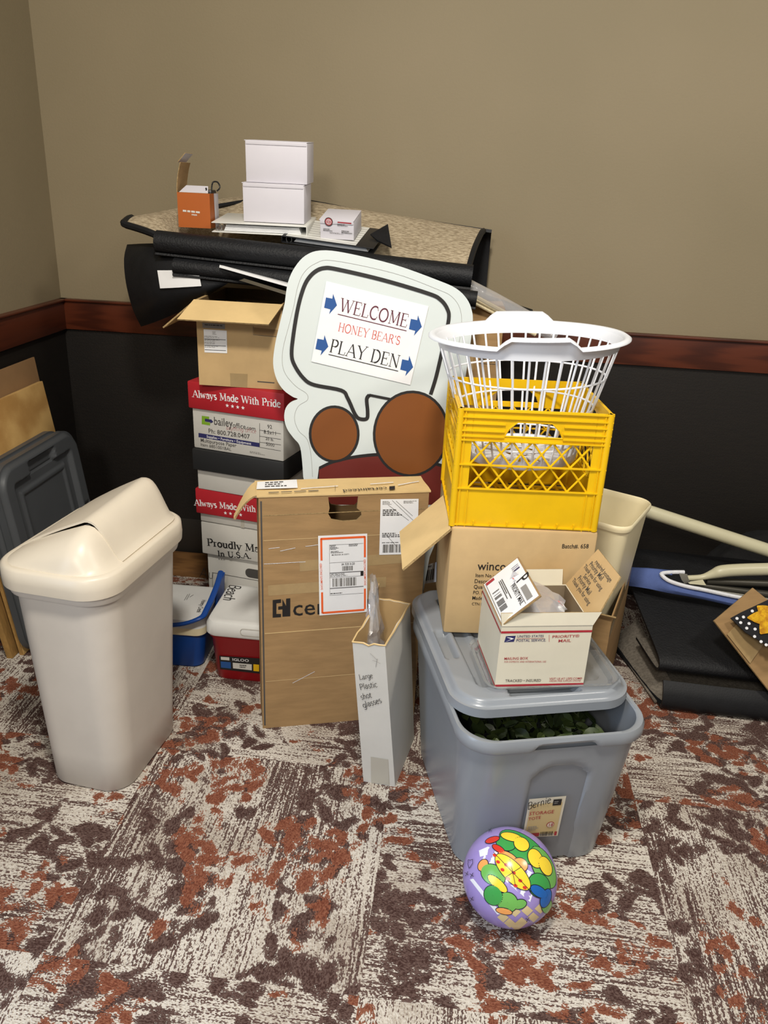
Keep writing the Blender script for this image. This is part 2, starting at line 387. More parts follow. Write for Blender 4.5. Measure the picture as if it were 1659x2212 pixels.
# stroke alphabet (serif print with serifs, or plain handwriting)
def A(cx, cy, rx, ry, a0, a1, n=12): return [(cx + rx * math.cos(math.radians(a0 + (a1 - a0) * i / n)), cy + ry * math.sin(math.radians(a0 + (a1 - a0) * i / n))) for i in range(n + 1)]
def Ls(*p): return list(p)
T, t = 1.0, .42
def I_(x, h=1.0, a='s', b='s'): return (T, [(x, 0), (x, h)], a, b)
xh = .64
GL = {
 'A': (.92, [(t, Ls((.08, 0), (.46, 1)), 's', ''), (T, Ls((.46, 1), (.84, 0)), '', 's'), (t, Ls((.2, .34), (.72, .34)), '', '')]),
 'B': (.74, [I_(.16), (t, Ls((.16, 1), (.4, 1)), '', ''), (T, A(.4, .76, .2, .24, 90, -90), '', ''), (t, Ls((.16, .52), (.42, .52)), '', ''), (T, A(.42, .26, .24, .26, 90, -90), '', ''), (t, Ls((.16, 0), (.42, 0)), '', '')]),
 'C': (.86, [(T, A(.5, .5, .4, .5, 60, 300, 18), '', ''), (t, Ls((.7, .93), (.78, .7)), '', ''), (t, Ls((.7, .07), (.8, .26)), '', '')]),
 'D': (.88, [I_(.16), (t, Ls((.16, 1), (.4, 1)), '', ''), (T, A(.4, .5, .4, .5, 90, -90, 16), '', ''), (t, Ls((.16, 0), (.4, 0)), '', '')]),
 'E': (.74, [I_(.16), (t, Ls((.16, 1), (.64, 1), (.66, .8)), '', ''), (t, Ls((.16, .52), (.5, .52)), '', 'v'), (t, Ls((.16, 0), (.66, 0), (.7, .22)), '', '')]),
 'H': (.9, [I_(.16), I_(.74), (t, Ls((.16, .52), (.74, .52)), '', '')]),
 'I': (.36, [I_(.18)]),
 'L': (.7, [I_(.16), (t, Ls((.16, 0), (.62, 0), (.66, .24)), '', '')]),
 'M': (1.08, [(t, Ls((.16, 0), (.18, 1)), 's', 's'), (T, Ls((.18, 1), (.54, .1)), '', ''), (t, Ls((.54, .1), (.88, 1)), '', ''), (T, Ls((.9, 1), (.92, 0)), 's', 's')]),
 'N': (.94, [(t, Ls((.16, 0), (.16, 1)), 's', 's'), (T, Ls((.16, 1), (.78, 0)), '', ''), (t, Ls((.78, 0), (.78, 1)), '', 's')]),
 'O': (.94, [(T, A(.47, .5, .39, .5, 0, 360, 24), '', '')]),
 'P': (.74, [I_(.18), (t, Ls((.18, 1), (.42, 1)), '', ''), (T, A(.42, .74, .24, .26, 90, -90), '', ''), (t, Ls((.18, .48), (.42, .48)), '', '')]),
 'R': (.82, [I_(.16), (t, Ls((.16, 1), (.4, 1)), '', ''), (T, A(.4, .76, .22, .24, 90, -90), '', ''), (t, Ls((.16, .52), (.42, .52)), '', ''), (T, Ls((.4, .52), (.74, 0)), '', 's')]),
 'S': (.62, [(T, A(.31, .75, .21, .25, 40, 250, 10) + A(.31, .26, .24, .26, 80, -140, 10), '', ''), (t, Ls((.5, .94), (.54, .74)), '', ''), (t, Ls((.1, .08), (.06, .28)), '', '')]),
 'U': (.9, [(T, Ls((.18, 1), (.18, .3)) + A(.45, .3, .27, .3, 180, 360), 's', ''), (t, Ls((.72, .3), (.72, 1)), '', 's')]),
 'W': (1.26, [(T, Ls((.1, 1), (.36, 0)), 's', ''), (t, Ls((.36, 0), (.62, .95)), '', ''), (T, Ls((.62, .95), (.88, 0)), 's', ''), (t, Ls((.88, 0), (1.16, 1)), '', 's')]),
 'Y': (.86, [(T, Ls((.08, 1), (.43, .48)), 's', ''), (t, Ls((.43, .48), (.8, 1.06)), '', 's'), (T, Ls((.43, .48), (.43, 0)), '', 's')]),
 "'": (.26, [(T, Ls((.13, 1), (.1, .76)), '', '')]),
 '.': (.3, [(1.5, Ls((.14, 0), (.14, .12)), '', '')]),
 'a': (.58, [(T, Ls((.1, .5)) + A(.28, .46, .17, .18, 160, 0, 8) + Ls((.45, .06), (.54, 0)), '', ''), (t, A(.27, .2, .19, .2, 70, 290), '', ''), (t, Ls((.33, .01), (.45, .14)), '', '')]),
 'c': (.54, [(T, A(.31, .32, .24, .32, 45, 310), '', '')]),
 'd': (.64, [(T, A(.3, .32, .23, .32, 60, 320, 16), '', ''), (T, Ls((.5, 1), (.5, 0)), 'l', 's')]),
 'e': (.56, [(T, A(.29, .32, .23, .32, 20, 320, 16), '', ''), (t, Ls((.07, .36), (.5, .42)), '', '')]),
 'f': (.42, [(T, Ls((.18, 0), (.18, .8)) + A(.32, .82, .14, .18, 180, 50, 6), 's', ''), (t, Ls((.04, xh), (.36, xh)), '', '')]),
 'm': (.98, [(T, Ls((.15, 0), (.15, xh)), 's', 'l'), (T, A(.31, .44, .16, .2, 150, 0, 8) + Ls((.47, 0)), '', 's'), (T, A(.65, .44, .17, .2, 150, 0, 8) + Ls((.82, 0)), '', 's')]),
 'p': (.64, [(T, Ls((.15, -.28), (.15, xh)), 's', 'l'), (T, A(.34, .32, .22, .32, 120, -120, 14), '', '')]),
 'g': (.58, [(T, A(.28, .34, .22, .3, 50, 330, 14), '', ''), (t, Ls((.5, xh), (.5, -.1)) + A(.28, -.12, .22, .2, 0, -150), '', '')]),
 'h': (.66, [(T, Ls((.15, 0), (.15, 1)), 's', 'l'), (T, Ls((.15, .45)) + A(.33, .44, .18, .2, 150, 0, 8) + Ls((.51, 0)), '', 's')]),
 'i': (.32, [(T, Ls((.16, 0), (.16, xh)), 's', 'l'), (1.4, Ls((.16, .82), (.16, .93)), '', '')]),
 'k': (.6, [(T, Ls((.15, 0), (.15, 1)), 's', 'l'), (t, Ls((.15, .25), (.5, xh)), '', 's'), (T, Ls((.26, .36), (.54, 0)), '', 's')]),
 'l': (.32, [(T, Ls((.16, 0), (.16, 1.02)), 's', 'l')]),
 'n': (.66, [(T, Ls((.15, 0), (.15, xh)), 's', 'l'), (T, Ls((.15, .45)) + A(.33, .44, .18, .2, 150, 0, 8) + Ls((.51, 0)), '', 's')]),
 'o': (.6, [(T, A(.3, .32, .24, .32, 0, 360, 18), '', '')]),
 'r': (.46, [(T, Ls((.15, 0), (.15, xh)), 's', 'l'), (t, Ls((.15, .42)) + A(.32, .46, .16, .17, 160, 50, 6), '', '')]),
 's': (.48, [(T, A(.25, .48, .15, .16, 40, 250, 8) + A(.25, .16, .17, .16, 70, -140, 8), '', '')]),
 't': (.4, [(T, Ls((.18, .86), (.18, .12)) + A(.28, .12, .1, .12, 180, 300, 5), '', ''), (t, Ls((.03, xh), (.36, xh)), '', '')]),
 'u': (.66, [(T, Ls((.14, xh), (.14, .2)) + A(.31, .2, .17, .2, 180, 320, 6), 'l', ''), (T, Ls((.5, xh), (.5, 0)), 'l', 's')]),
 'w': (.84, [(T, Ls((.06, xh), (.24, 0)), 's', ''), (t, Ls((.24, 0), (.42, .6)), '', ''), (T, Ls((.42, .6), (.58, 0)), '', ''), (t, Ls((.58, 0), (.78, xh)), '', 's')]),
 'y': (.6, [(T, Ls((.06, xh), (.3, 0)), 's', ''), (t, Ls((.54, xh), (.3, 0), (.18, -.26), (.06, -.26)), 's', '')]),
}
def stroke(pts, w):
    vs = []; fs = []; n = len(pts)
    for i in range(n):
        a = Vector(pts[max(i - 1, 0)]); b = Vector(pts[min(i + 1, n - 1)]); d = (b - a)
        if d.length < 1e-9: d = Vector((1, 0))
        d.normalize(); nr = Vector((-d.y, d.x)) * w / 2; p = Vector(pts[i])
        vs += [tuple(p - nr), tuple(p + nr)]
    for i in range(n - 1): fs.append([2 * i, 2 * i + 2, 2 * i + 3, 2 * i + 1])
    return vs, fs
def serif_geo(st, w=.14, serifs=True, slant=0, jit=0, sp=.03):
    x = 0; V = []; F = []
    def put(pts, wd):
        vs, fs = stroke(pts, wd); o = len(V)
        V.extend(vs); F.extend([[o + i for i in f] for f in fs])
    for ch in st:
        if ch == ' ': x += .42; continue
        gw, ss = GL[ch]; jy = random.uniform(-jit, jit)
        for wt, pts, sa, sb in ss:
            wd = w * (wt if serifs else 1)
            q = [(x + p[0] + slant * p[1], p[1] + jy) for p in pts]
            put(q, wd)
            if serifs:
                for fl, p in ((sa, q[0]), (sb, q[-1])):
                    if fl == 's': put([(p[0] - w * 1.05, p[1]), (p[0] + w * 1.05, p[1])], w * .36)
                    if fl == 'l': put([(p[0] - w * 1.3, p[1] - w * .25), (p[0] + w * .3, p[1])], w * .42)
                    if fl == 'v': put([(p[0], p[1] - .1), (p[0], p[1] + .1)], w * .36)
        x += gw + sp
    x0 = min(v[0] for v in V); x1 = max(v[0] for v in V)
    return [(v[0] - x0, v[1]) for v in V], F, x1 - x0
class Fr:
    """a flat face: origin O and axes x, y in a thing's own coordinates; marks are laid on it"""
    def __init__(s, X, O, x, y):
        s.X = X; s.O = Vector(O); s.x = Vector(x).normalized(); s.y = Vector(y).normalized(); s.n = s.x.cross(s.y)
        s.I = X.inverted()
    def at(s, px, py):
        d = rayd(px, py); o = s.I @ CP; d = s.I.to_3x3() @ d
        k = (s.O - o).dot(s.n) / d.dot(s.n); p = o + d * k - s.O
        return Vector((p.dot(s.x), p.dot(s.y)))
    def put(s, mb, vs, fs, m, lift):
        mb.add([s.O + s.x * v[0] + s.y * v[1] + s.n * lift for v in vs], fs, m)
    def poly(s, mb, pts, m, lift=.0006):
        tri = tessellate_polygon([[Vector((p[0], p[1], 0)) for p in pts]]); fs = []
        for q in tri:
            a, b, c = (Vector((pts[i][0], pts[i][1], 0)) for i in q)
            fs.append(list(q) if (b - a).cross(c - a).z > 0 else list(q)[::-1])
        s.put(mb, pts, fs, m, lift)
    def ppoly(s, mb, px, m, lift=.0006): s.poly(mb, [tuple(s.at(*p)) for p in px], m, lift)
    def line(s, mb, pts, w, m, lift=.0007):
        vs, fs = stroke(pts, w); s.put(mb, vs, fs, m, lift)
    def pline(s, mb, px, w, m, lift=.0007): s.line(mb, [tuple(s.at(*p)) for p in px], w, m, lift)
    def fit(s, mb, geo, p0, p1, m, hs=1.0, lift=.0008, px=True):
        vs, fs, w = geo
        a, b = (s.at(*p0), s.at(*p1)) if px else (Vector(p0), Vector(p1))
        d = b - a; k = d.length / w; d.normalize(); e = Vector((-d.y, d.x))
        s.put(mb, [tuple(a + d * v[0] * k + e * v[1] * k * hs) for v in vs], fs, m, lift)
    def text(s, mb, st, p0, p1, m, bold=0.0, hs=1.0, lift=.0008, px=True): s.fit(mb, text_geo(st, bold), p0, p1, m, hs, lift, px)
    def serif(s, mb, st, p0, p1, m, w=.14, hs=1.0, lift=.0008, px=True): s.fit(mb, serif_geo(st, w), p0, p1, m, hs, lift, px)
    def hand(s, mb, st, p0, p1, m, w=.07, hs=1.0, slant=.18, lift=.0008, px=True): s.fit(mb, serif_geo(st, w, False, slant, .03, 0), p0, p1, m, hs, lift, px)
    def quad(s, mb, c, m, lift=.0006): s.ppoly(mb, c, m, lift)
    def grid(s, c, u, v):
        """point inside a pixel quad c (tl, tr, br, bl) at fractions u, v (v down)"""
        q = [s.at(*p) for p in c]
        a = q[0].lerp(q[1], u); b = q[3].lerp(q[2], u); return tuple(a.lerp(b, v))
    def gquad(s, mb, c, u0, v0, u1, v1, m, lift=.0009):
        g = s.grid; s.poly(mb, [g(c, u0, v0), g(c, u0, v1), g(c, u1, v1), g(c, u1, v0)], m, lift)
    def gtext(s, mb, c, st, u0, u1, v, m, bold=0, hs=1.0, lift=.001): s.text(mb, st, s.grid(c, u0, v), s.grid(c, u1, v), m, bold, hs, lift, px=False)
    def bars(s, mb, c, u0, v0, u1, v1, m, n=26, seed=1, lift=.001):
        r = random.Random(seed); w = [r.choice((1, 1, 2, 3)) for _ in range(2 * n)]; tot = sum(w); x = 0
        for i, k in enumerate(w):
            if i % 2 == 0: s.gquad(mb, c, u0 + (u1 - u0) * x / tot, v0, u0 + (u1 - u0) * (x + k) / tot, v1, m, lift)
            x += k
    def micro(s, mb, c, u0, v0, u1, v1, rows, m, seed=1, lift=.001, fill=.5):
        r = random.Random(seed); h = (v1 - v0) / rows
        for i in range(rows):
            u = u0; e = u0 + (u1 - u0) * r.uniform(.55, 1)
            while u < e:
                w = (u1 - u0) * r.uniform(.06, .2); s.gquad(mb, c, u, v0 + h * i, min(u + w, e), v0 + h * (i + fill), m, lift); u += w + (u1 - u0) * .035
def rrect(w, d, r, n=6, cx=0, cy=0):
    pts = []
    for (sx, sy, a0) in ((1, 1, 0), (-1, 1, 90), (-1, -1, 180), (1, -1, 270)):
        for k in range(n + 1):
            a = math.radians(a0 + 90 * k / n)
            pts.append((cx + sx * (w / 2 - r) + r * math.cos(a), cy + sy * (d / 2 - r) + r * math.sin(a)))
    return pts
def dens(pts, m):
    """subdivide a closed outline so that no side is longer than m"""
    out = []
    for i in range(len(pts)):
        a, b = Vector(pts[i]), Vector(pts[(i + 1) % len(pts)]); k = max(1, math.ceil((b - a).length / m))
        for j in range(k): out.append(tuple(a.lerp(b, j / k)))
    return out
def smooth(pts, n=6, closed=False):
    P = [Vector(p) for p in pts]; N = len(P); out = []
    for i in range(N if closed else N - 1):
        p0, p1, p2, p3 = (P[(i - 1) % N], P[i], P[(i + 1) % N], P[(i + 2) % N]) if closed else (P[max(i - 1, 0)], P[i], P[i + 1], P[min(i + 2, N - 1)])
        for k in range(n):
            u = k / n
            out.append(.5 * ((2 * p1) + (p2 - p0) * u + (2 * p0 - 5 * p1 + 4 * p2 - p3) * u * u + (3 * p1 - p0 - 3 * p2 + p3) * u ** 3))
    if not closed: out.append(P[-1])
    return out
def sst(x, a, b):
    k = max(0, min(1, (x - a) / (b - a))); return k * k * (3 - 2 * k)
def carton_body(w, d, h, m, inside=None, wall=.004, openb=True, bev=.003):
    """body of a cardboard box in own coordinates: front face on y = 0, base on z = 0"""
    mb = MB()
    if not openb: mb.box((0, d / 2, h / 2), (w, d, h), m, bev=bev)
    else:
        o = [(-w / 2, 0), (w / 2, 0), (w / 2, d), (-w / 2, d)]; i = [(-w / 2 + wall, wall), (w / 2 - wall, wall), (w / 2 - wall, d - wall), (-w / 2 + wall, d - wall)]
        R = lambda q, z: [V3(p[0], p[1], z) for p in q]
        mb.loft([R(o, 0), R(o, h), R(i, h), R(i, wall)], m, cap0=True)
        mb.loft([R(i, h - .001), R(i, wall)], inside or m, cap1=True)
    return mb
def flap(p0, p1, out, th, m, m2=None, curl=0, n=5, shape=None, jag=0):
    """cardboard flap hinged on the edge p0-p1, reaching along the vector out"""
    p0, p1, out = Vector(p0), Vector(p1), Vector(out); nn = (p1 - p0).cross(out).normalized()
    P = []
    for i in range(n + 1):
        u = i / n; row = []
        for j in range(7):
            v = j / 6
            a, b = (p0, p1)
            if shape: a, b = p0.lerp(p1, shape[0] * u), p1.lerp(p0, shape[1] * u)
            row.append(a.lerp(b, v) + out * (u + (random.uniform(-jag, jag) if i == n else 0)) + nn * curl * u * u)
        P.append(row)
    mb = MB(); mb.sheet(P, th, m, m2 or m, medge='cardboard_core'); return mb
# ------------------------------------------------------------------ the room
RW, RD_ = 3.6, -4.2
mb = MB(); mb.box(((RW) / 2, RD_ / 2, -.02), (RW, -RD_, .04), 'carpet'); struct('floor', mb)
mb = MB(); mb.box((RW / 2, .03, 1.4), (RW, .06, 2.8), 'wall_paint'); mb.box((RW / 2, -.001, .43), (RW, .006, .868), 'wainscot'); struct('wall_back', mb)
mb = MB(); mb.box((-.03, -1.1 + .03, 1.4), (.06, 2.26, 2.8), 'wall_paint'); mb.box((.001, -1.1, .43), (.006, 2.2, .868), 'wainscot'); struct('wall_left', mb)
mb = MB(); mb.box((RW / 2, -.009, .9153), (RW, .018, .1034), 'rail_wood', bev=.002); mb.box((RW / 2, -.014, .9655), (RW, .028, .008), 'rail_wood', bev=.003); struct('trim_1', mb)
mb = MB(); mb.box((.009, -1.1, .9153), (.018, 2.2, .1034), 'rail_wood', bev=.002); mb.box((.014, -1.1, .9655), (.028, 2.2, .008), 'rail_wood', bev=.003); struct('trim_2', mb)
mat('base_vinyl', '#2b2723', .5)
mb = MB(); mb.box((RW / 2, -.005, .08), (RW, .010, .16), 'base_vinyl', bev=.003); struct('baseboard_back', mb)
mb = MB(); mb.box((.005, -1.1, .08), (.010, 2.2, .16), 'base_vinyl', bev=.003); struct('baseboard_left', mb)

# ------------------------------------------------------------------ pedal-free swing lid trash can
def trash_can():
    th = Thing('trash_can', 'tall beige plastic trash can with a domed swing lid, standing alone on carpet', 'trash can', (.616, -1.150, 0), -.12)
    mb = MB(); R = lambda w, d, r, z, cx=0, cy=0: [V3(p[0], p[1], z) for p in dens(rrect(w, d, r, 8, cx, cy), .03)]
    prof = [(.000, .200, .285), (.006, .209, .296), (.10, .216, .307), (.30, .230, .332), (.50, .246, .356), (.53, .248, .360)]
    rings = []
    for z, w, d in prof: rings.append(R(w, d, .055 + .02 * z, z, .012 * z, .02 * z))
    m = min(len(r) for r in rings)
    def RR(w, d, r, z, cx=0, cy=0, n=10):
        pts = []
        base = rrect(w, d, r, n, cx, cy)
        for p in base: pts.append(V3(p[0], p[1], z))
        return pts
    rings = [RR(w, d, .058 + .02 * z, z, -.006 * z, .02 * z) for z, w, d in prof]
    rings += [RR(.264, .382, .07, .533, -.003, .01), RR(.267, .386, .07, .54, -.003, .01), RR(.267, .386, .07, .552, -.003, .01), RR(.25, .36, .06, .553, -.003, .01)]
    mb.loft(rings, 'can_plastic', cap0=True)
    th.part(mb, 'body', sharp=50)
    cx, cy, W, D = -.004, .012, .282, .412
    mb = MB()
    b = [RR(W - .012, D - .012, .075, .553, cx, cy), RR(W, D, .078, .553, cx, cy), RR(W + .003, D + .003, .079, .572, cx, cy), RR(W, D, .078, .598, cx, cy), RR(W - .014, D - .014, .072, .604, cx, cy), RR(W - .034, D - .034, .062, .603, cx, cy), RR(W - .06, D - .06, .05, .598, cx, cy)]
    mb.loft(b, 'can_lid', cap0=False)
    # hood at each end of the lid, dome between them
    w, d = W - .03, D - .03
    def arch(u): return (.5 + .5 * u) ** .8 * 1.06 if u < .35 else (.5 + .175) ** .8 * 1.06 * (1 - sst(u, .35, 1.0) ** 1.6 * .98)
    def lim(v):                                 # half width of the rounded outline at depth fraction v
        q = max(0, abs(v) * d / 2 - (d / 2 - .062)); return (w / 2 - .062 + math.sqrt(max(0, .062 ** 2 - q * q))) / (w / 2)
    def top(u, v, extra=0):
        e = 1.0 + .10 * (v + .5)
        if v < -.5: e = math.sqrt(max(0, 1 - ((-v - .5) / .5) ** 2.0)) ** 1.1
        if v > .78: e *= math.sqrt(max(0, 1 - ((v - .78) / .22) ** 2.2))
        return .600 + (.108 + extra) * max(0, arch(u)) * e
    def grid(v0, v1, nu, nv, extra, lift, shrink=1.0):
        P = []
        for i in range(nv + 1):
            v = v0 + (v1 - v0) * i / nv; row = []
            for j in range(nu + 1):
                u = -1 + 2 * j / nu; k = lim(v) * shrink
                row.append(V3(cx + u * k * w / 2, cy + v * d / 2, top(u, v, extra) + lift))
            P.append(row)
        return P
    for v0, v1 in ((-1, -.52), (.84, 1)): mb.sheet(grid(v0, v1, 24, 12, -.006, 0), .004, 'can_lid')
    th.part(mb, 'lid_rim', sharp=50)
    mb = MB(); mb.sheet(grid(-.53, .86, 30, 22, .006, .002, .985), .005, 'can_lid'); th.part(mb, 'swing_flap', sharp=50)
trash_can()

# ------------------------------------------------------------------ boards and charcoal lids leaning on the left wall
def leaning(th_name, label, cat, y0, y1, h, x0, x1, t, m, me):
    a = math.atan2(x0 - x1, h)
    th = Thing(th_name, label, cat, (x0, 0, 0)); mb = MB()
    mb.box((0, (y0 + y1) / 2, h / 2 / math.cos(a)), (t, y1 - y0, h / math.cos(a)), m, Matrix.Rotation(-a, 4, 'Y'), bev=.0015)
    return th, mb
th, mb = leaning('hardboard_sheet', 'tall plain brown board leaning on the left wall behind the plywood', 'board', -.745, -.262, .812, .105, .018, .008, 'board_brown', 'board_brown'); th.part(mb, 'panel')
th, mb = leaning('plywood_sheet', 'grained pale plywood sheet leaning on the left wall behind the charcoal lids', 'board', -.775, -.285, .738, .15, .045, .016, 'plywood', 'wood_edge')
mb.box((.0, -.775, .37), (.012, .003, .74), 'wood_edge', Matrix.Rotation(-math.atan2(.105, .738), 4, 'Y')); th.part(mb, 'panel')
th, mb = leaning('floor_strip', 'narrow bare wood strip leaning beside the plywood, nearest the left edge', 'board', -.80, -.755, .60, .125, .025, .02, 'wood_edge', 'wood_edge'); th.part(mb, 'panel')

def tote_lid(w, d, mname, r=.075, H=.032):
    """moulded lid of a storage tote, centred, base on z = 0, long side along y"""
    def sd(x, y):
        qx, qy = abs(x) - (w / 2 - r), abs(y) - (d / 2 - r)
        return -(math.hypot(max(qx, 0), max(qy, 0)) + min(max(qx, qy), 0) - r)
    def hh(x, y):
        s = sd(x, y)
        z = .020 + .014 * sst(s, .006, .018)
        z -= .016 * sst(s, .060, .070)
        z += .006 * sst(s, .094, .102) - .006 * sst(s, .110, .118)
        for sy in (-1, 1):
            px = 1 - sst(abs(x), .070, .080)
            a = sy * y - (d / 2 - .046)
            z -= .019 * px * (1 - sst(abs(a), .017, .024))
        for sx in (-1, 1):
            py = 1 - sst(abs(y + .02), .05, .062)
            a = sx * x - (w / 2 - .036)
            z -= .016 * py * (1 - sst(abs(a), .010, .018))
        return z
    out = dens(rrect(w, d, r, 10), .008); n = len(out); rings = []
    rings.append([V3(p[0] * .985, p[1] * .988, 0) for p in out]); rings.append([V3(p[0] * 1.004, p[1] * 1.003, 0) for p in out])
    rings.append([V3(p[0], p[1], .014) for p in out])
    ks = [i * .0035 for i in range(0, 38)] + [.14, .16, .18]
    mx = min(w, d) / 2
    for s in ks:
        k = s
        ring = []
        for p in out:
            q = Vector(p); L = min(w, d) / 2
            f = 1 - k / L
            core = Vector((0, max(-(d - w) / 2, min((d - w) / 2, q.y))))
            c = core + (q - core) * f
            ring.append(V3(c.x, c.y, hh(c.x, c.y)))
        rings.append(ring)
    mb = MB(); mb.loft(rings, mname, cap1=True)
    return mb
for i, (x0, dy, dz, lab) in enumerate((( .168, -.012, .006, 'charcoal tote lid leaning on the plywood, mostly hidden behind its twin'), (.205, 0, 0, 'front charcoal tote lid with moulded grooves leaning on plywood, behind the trash can'))):
    th = Thing('tote_lid', lab, 'tote lid', (x0, -.548 + dy, .004), 0, 0, 0)
    a = math.atan2(.075, .60)
    mb = tote_lid(.47, .60, 'lid_charcoal')
    # stand it up: lid length goes up, outside faces the room
    Mx = Matrix.Rotation(-a, 4, 'Y') @ Matrix(((0, 0, 1, 0), (1, 0, 0, 0), (0, 1, 0, .30), (0, 0, 0, 1)))
    mb.v = [Mx @ v for v in mb.v]; th.part(mb, 'panel', sharp=50)

# ------------------------------------------------------------------ plank on the floor by the back wall
th = Thing('plank', 'brown wooden plank lying flat along the back wall behind the box stack', 'board', (.33, -.10, 0), 0)
mb = MB(); mb.box((0, 0, .012), (.56, .16, .024), 'floor_board', bev=.002); th.part(mb, 'panel')

# ------------------------------------------------------------------ the stack of paper and file boxes
def lid_box(th, w, d, z0, h, m, ov=.006, name='lid'):
    mb = MB(); mb.box((0, d / 2, z0 + h / 2), (w, d, h), m, bev=.004); return mb
# bottom file box
th = Thing('file_box', 'white file box with a deep white lid, at the bottom of the box stack', 'box', (.800, -.530, 0), -.17)
F = th.frame((0, 0, 0), (1, 0, 0), (0, 0, 1))
mb = MB(); mb.box((0, .215, .135), (.285, .42, .27), 'carton_white', bev=.003)
F2 = th.frame((0, .005, 0), (1, 0, 0), (0, 0, 1))
F2.poly(mb, [(p[0] + .045, p[1] + .222) for p in rrect(.11, .032, .015)], 'ink_soft')
F2.line(mb, [(-.128, .09), (-.128, .20), (.128, .20)], .0018, 'ink_soft')
F2.hand(mb, 'Au', (431, 1246), (462, 1250), 'ink', .05)
th.part(mb, 'body')
mb = MB(); mb.box((0, .212, .327), (.307, .44, .112), 'carton_white', bev=.004)
F2 = th.frame((0, -.008, 0), (1, 0, 0), (0, 0, 1))
F2.serif(mb, 'Proudly Made', (448, 1178), (584, 1196), 'ink', .17, .85)
F2.serif(mb, 'In U.S.A.', (471, 1201), (543, 1207), 'ink', .17, .8)
th.part(mb, 'lid')
def paper_lid(th, w, d, z0, h, px):
    mb = MB(); mb.box((0, d / 2 - .006, z0 + h / 2), (w, d, h), 'red_lid', bev=.004)
    F = th.frame((0, -.006, 0), (1, 0, 0), (0, 0, 1))
    F.serif(mb, 'Always Made With Pride', px[0], px[1], 'white_paint', .17)
    for k in range(4):
        c = F.at(px[2][0] + (px[3][0] - px[2][0]) * k / 3, px[2][1] + (px[3][1] - px[2][1]) * k / 3)
        F.poly(mb, [(c.x + (.0062 if i % 2 == 0 else .0026) * math.sin(i * math.pi / 5), c.y + (.0062 if i % 2 == 0 else .0026) * math.cos(i * math.pi / 5)) for i in range(10)], 'white_paint')
    th.part(mb, 'lid')
th = Thing('paper_box', 'white paper box with a red lid, half hidden, resting on the white file box', 'box', (.790, -.545, .385), -.18)
mb = MB(); mb.box((0, .215, .05), (.29, .42, .10), 'carton_white', bev=.003)
F = th.frame((0, .005, 0), (1, 0, 0), (0, 0, 1)); F.line(mb, [(.0, .0), (.0, .03)], .012, 'tape_grey'); th.part(mb, 'body')
paper_lid(th, .307, .44, .030, .083, ((419, 1091), (596, 1111), (487, 1108), (520, 1112)))
th = Thing('file_box', 'white file box with a black lid, in the middle of the box stack', 'box', (.790, -.560, .498), -.21)
mb = MB(); mb.box((0, .21, .052), (.29, .41, .104), 'carton_white', bev=.003); th.part(mb, 'body')
mb = MB(); mb.box((0, .205, .100), (.302, .43, .066), 'black_lid', bev=.003); th.part(mb, 'lid', 'black lid')
th = Thing('paper_box', 'printed multipurpose paper carton with a red lid, on the black-lidded box', 'box', (.789, -.567, .632), -.23)
mb = MB(); mb.box((0, .218, .09), (.298, .43, .18), 'carton_white', bev=.004)
F = th.frame((0, .003, 0), (1, 0, 0), (0, 0, 1))
F.text(mb, 'bailey', (463, 917), (503, 923), 'ink_soft', .018, 1.25)
F.text(mb, 'office', (503, 923), (531, 927), 'ink_soft', 0, 1.1)
F.text(mb, '.com', (531, 927), (552, 930), 'ink_soft', .018, 1.0)
F.hand(mb, 'anything office', (489, 928), (554, 936), 'ink_red', .05)
F.text(mb, 'Ph: 800.728.0407', (451, 935), (540, 948), 'ink_soft', .02, 1.0)
F.ppoly(mb, [(429, 935), (429, 944), (561, 966), (561, 957)], 'ink_navy')
F.text(mb, 'Supplies • Furniture • Equipment', (447, 945), (543, 961), 'white_paint', .01, 1.0, .0012)
F.text(mb, 'Multipurpose Paper', (434, 954), (511, 966), 'ink_soft', .01, 1.05)
F.text(mb, 'Item #851001BAL', (434, 963), (500, 974), 'ink_soft', 0, 1.0)
F.ppoly(mb, [(436, 898), (436, 916), (454, 919), (454, 913), (443, 911), (443, 907), (452, 908), (452, 900)], 'ink_green')
F.ppoly(mb, [(443, 904), (443, 910), (455, 912), (455, 914), (461, 911), (456, 905), (456, 906)], 'ink_navy', .0012)
F.pline(mb, [(561, 914), (561, 966)], .0014, 'ink_soft')
for a, b in ((929, 937), (942, 949), (955, 961), (966, 974)): F.pline(mb, [(561, a), (607, b)], .0012, 'ink_soft')
F.text(mb, '92', (578, 925), (588, 926), 'ink_soft', .02); F.text(mb, '8.5x11', (570, 936), (596, 940), 'ink_soft', .01)
F.text(mb, '20 lb.', (574, 950), (592, 953), 'ink_soft', .02); F.text(mb, '5000', (575, 962), (593, 965), 'ink_soft', .01)
F.micro(mb, [(540, 974), (575, 980), (575, 985), (540, 979)], 0, 0, 1, 1, 2, 'ink_grey', 4)
th.part(mb, 'body')
paper_lid(th, .312, .45, .124, .081, ((415, 857), (607, 880), (491, 876), (525, 881)))

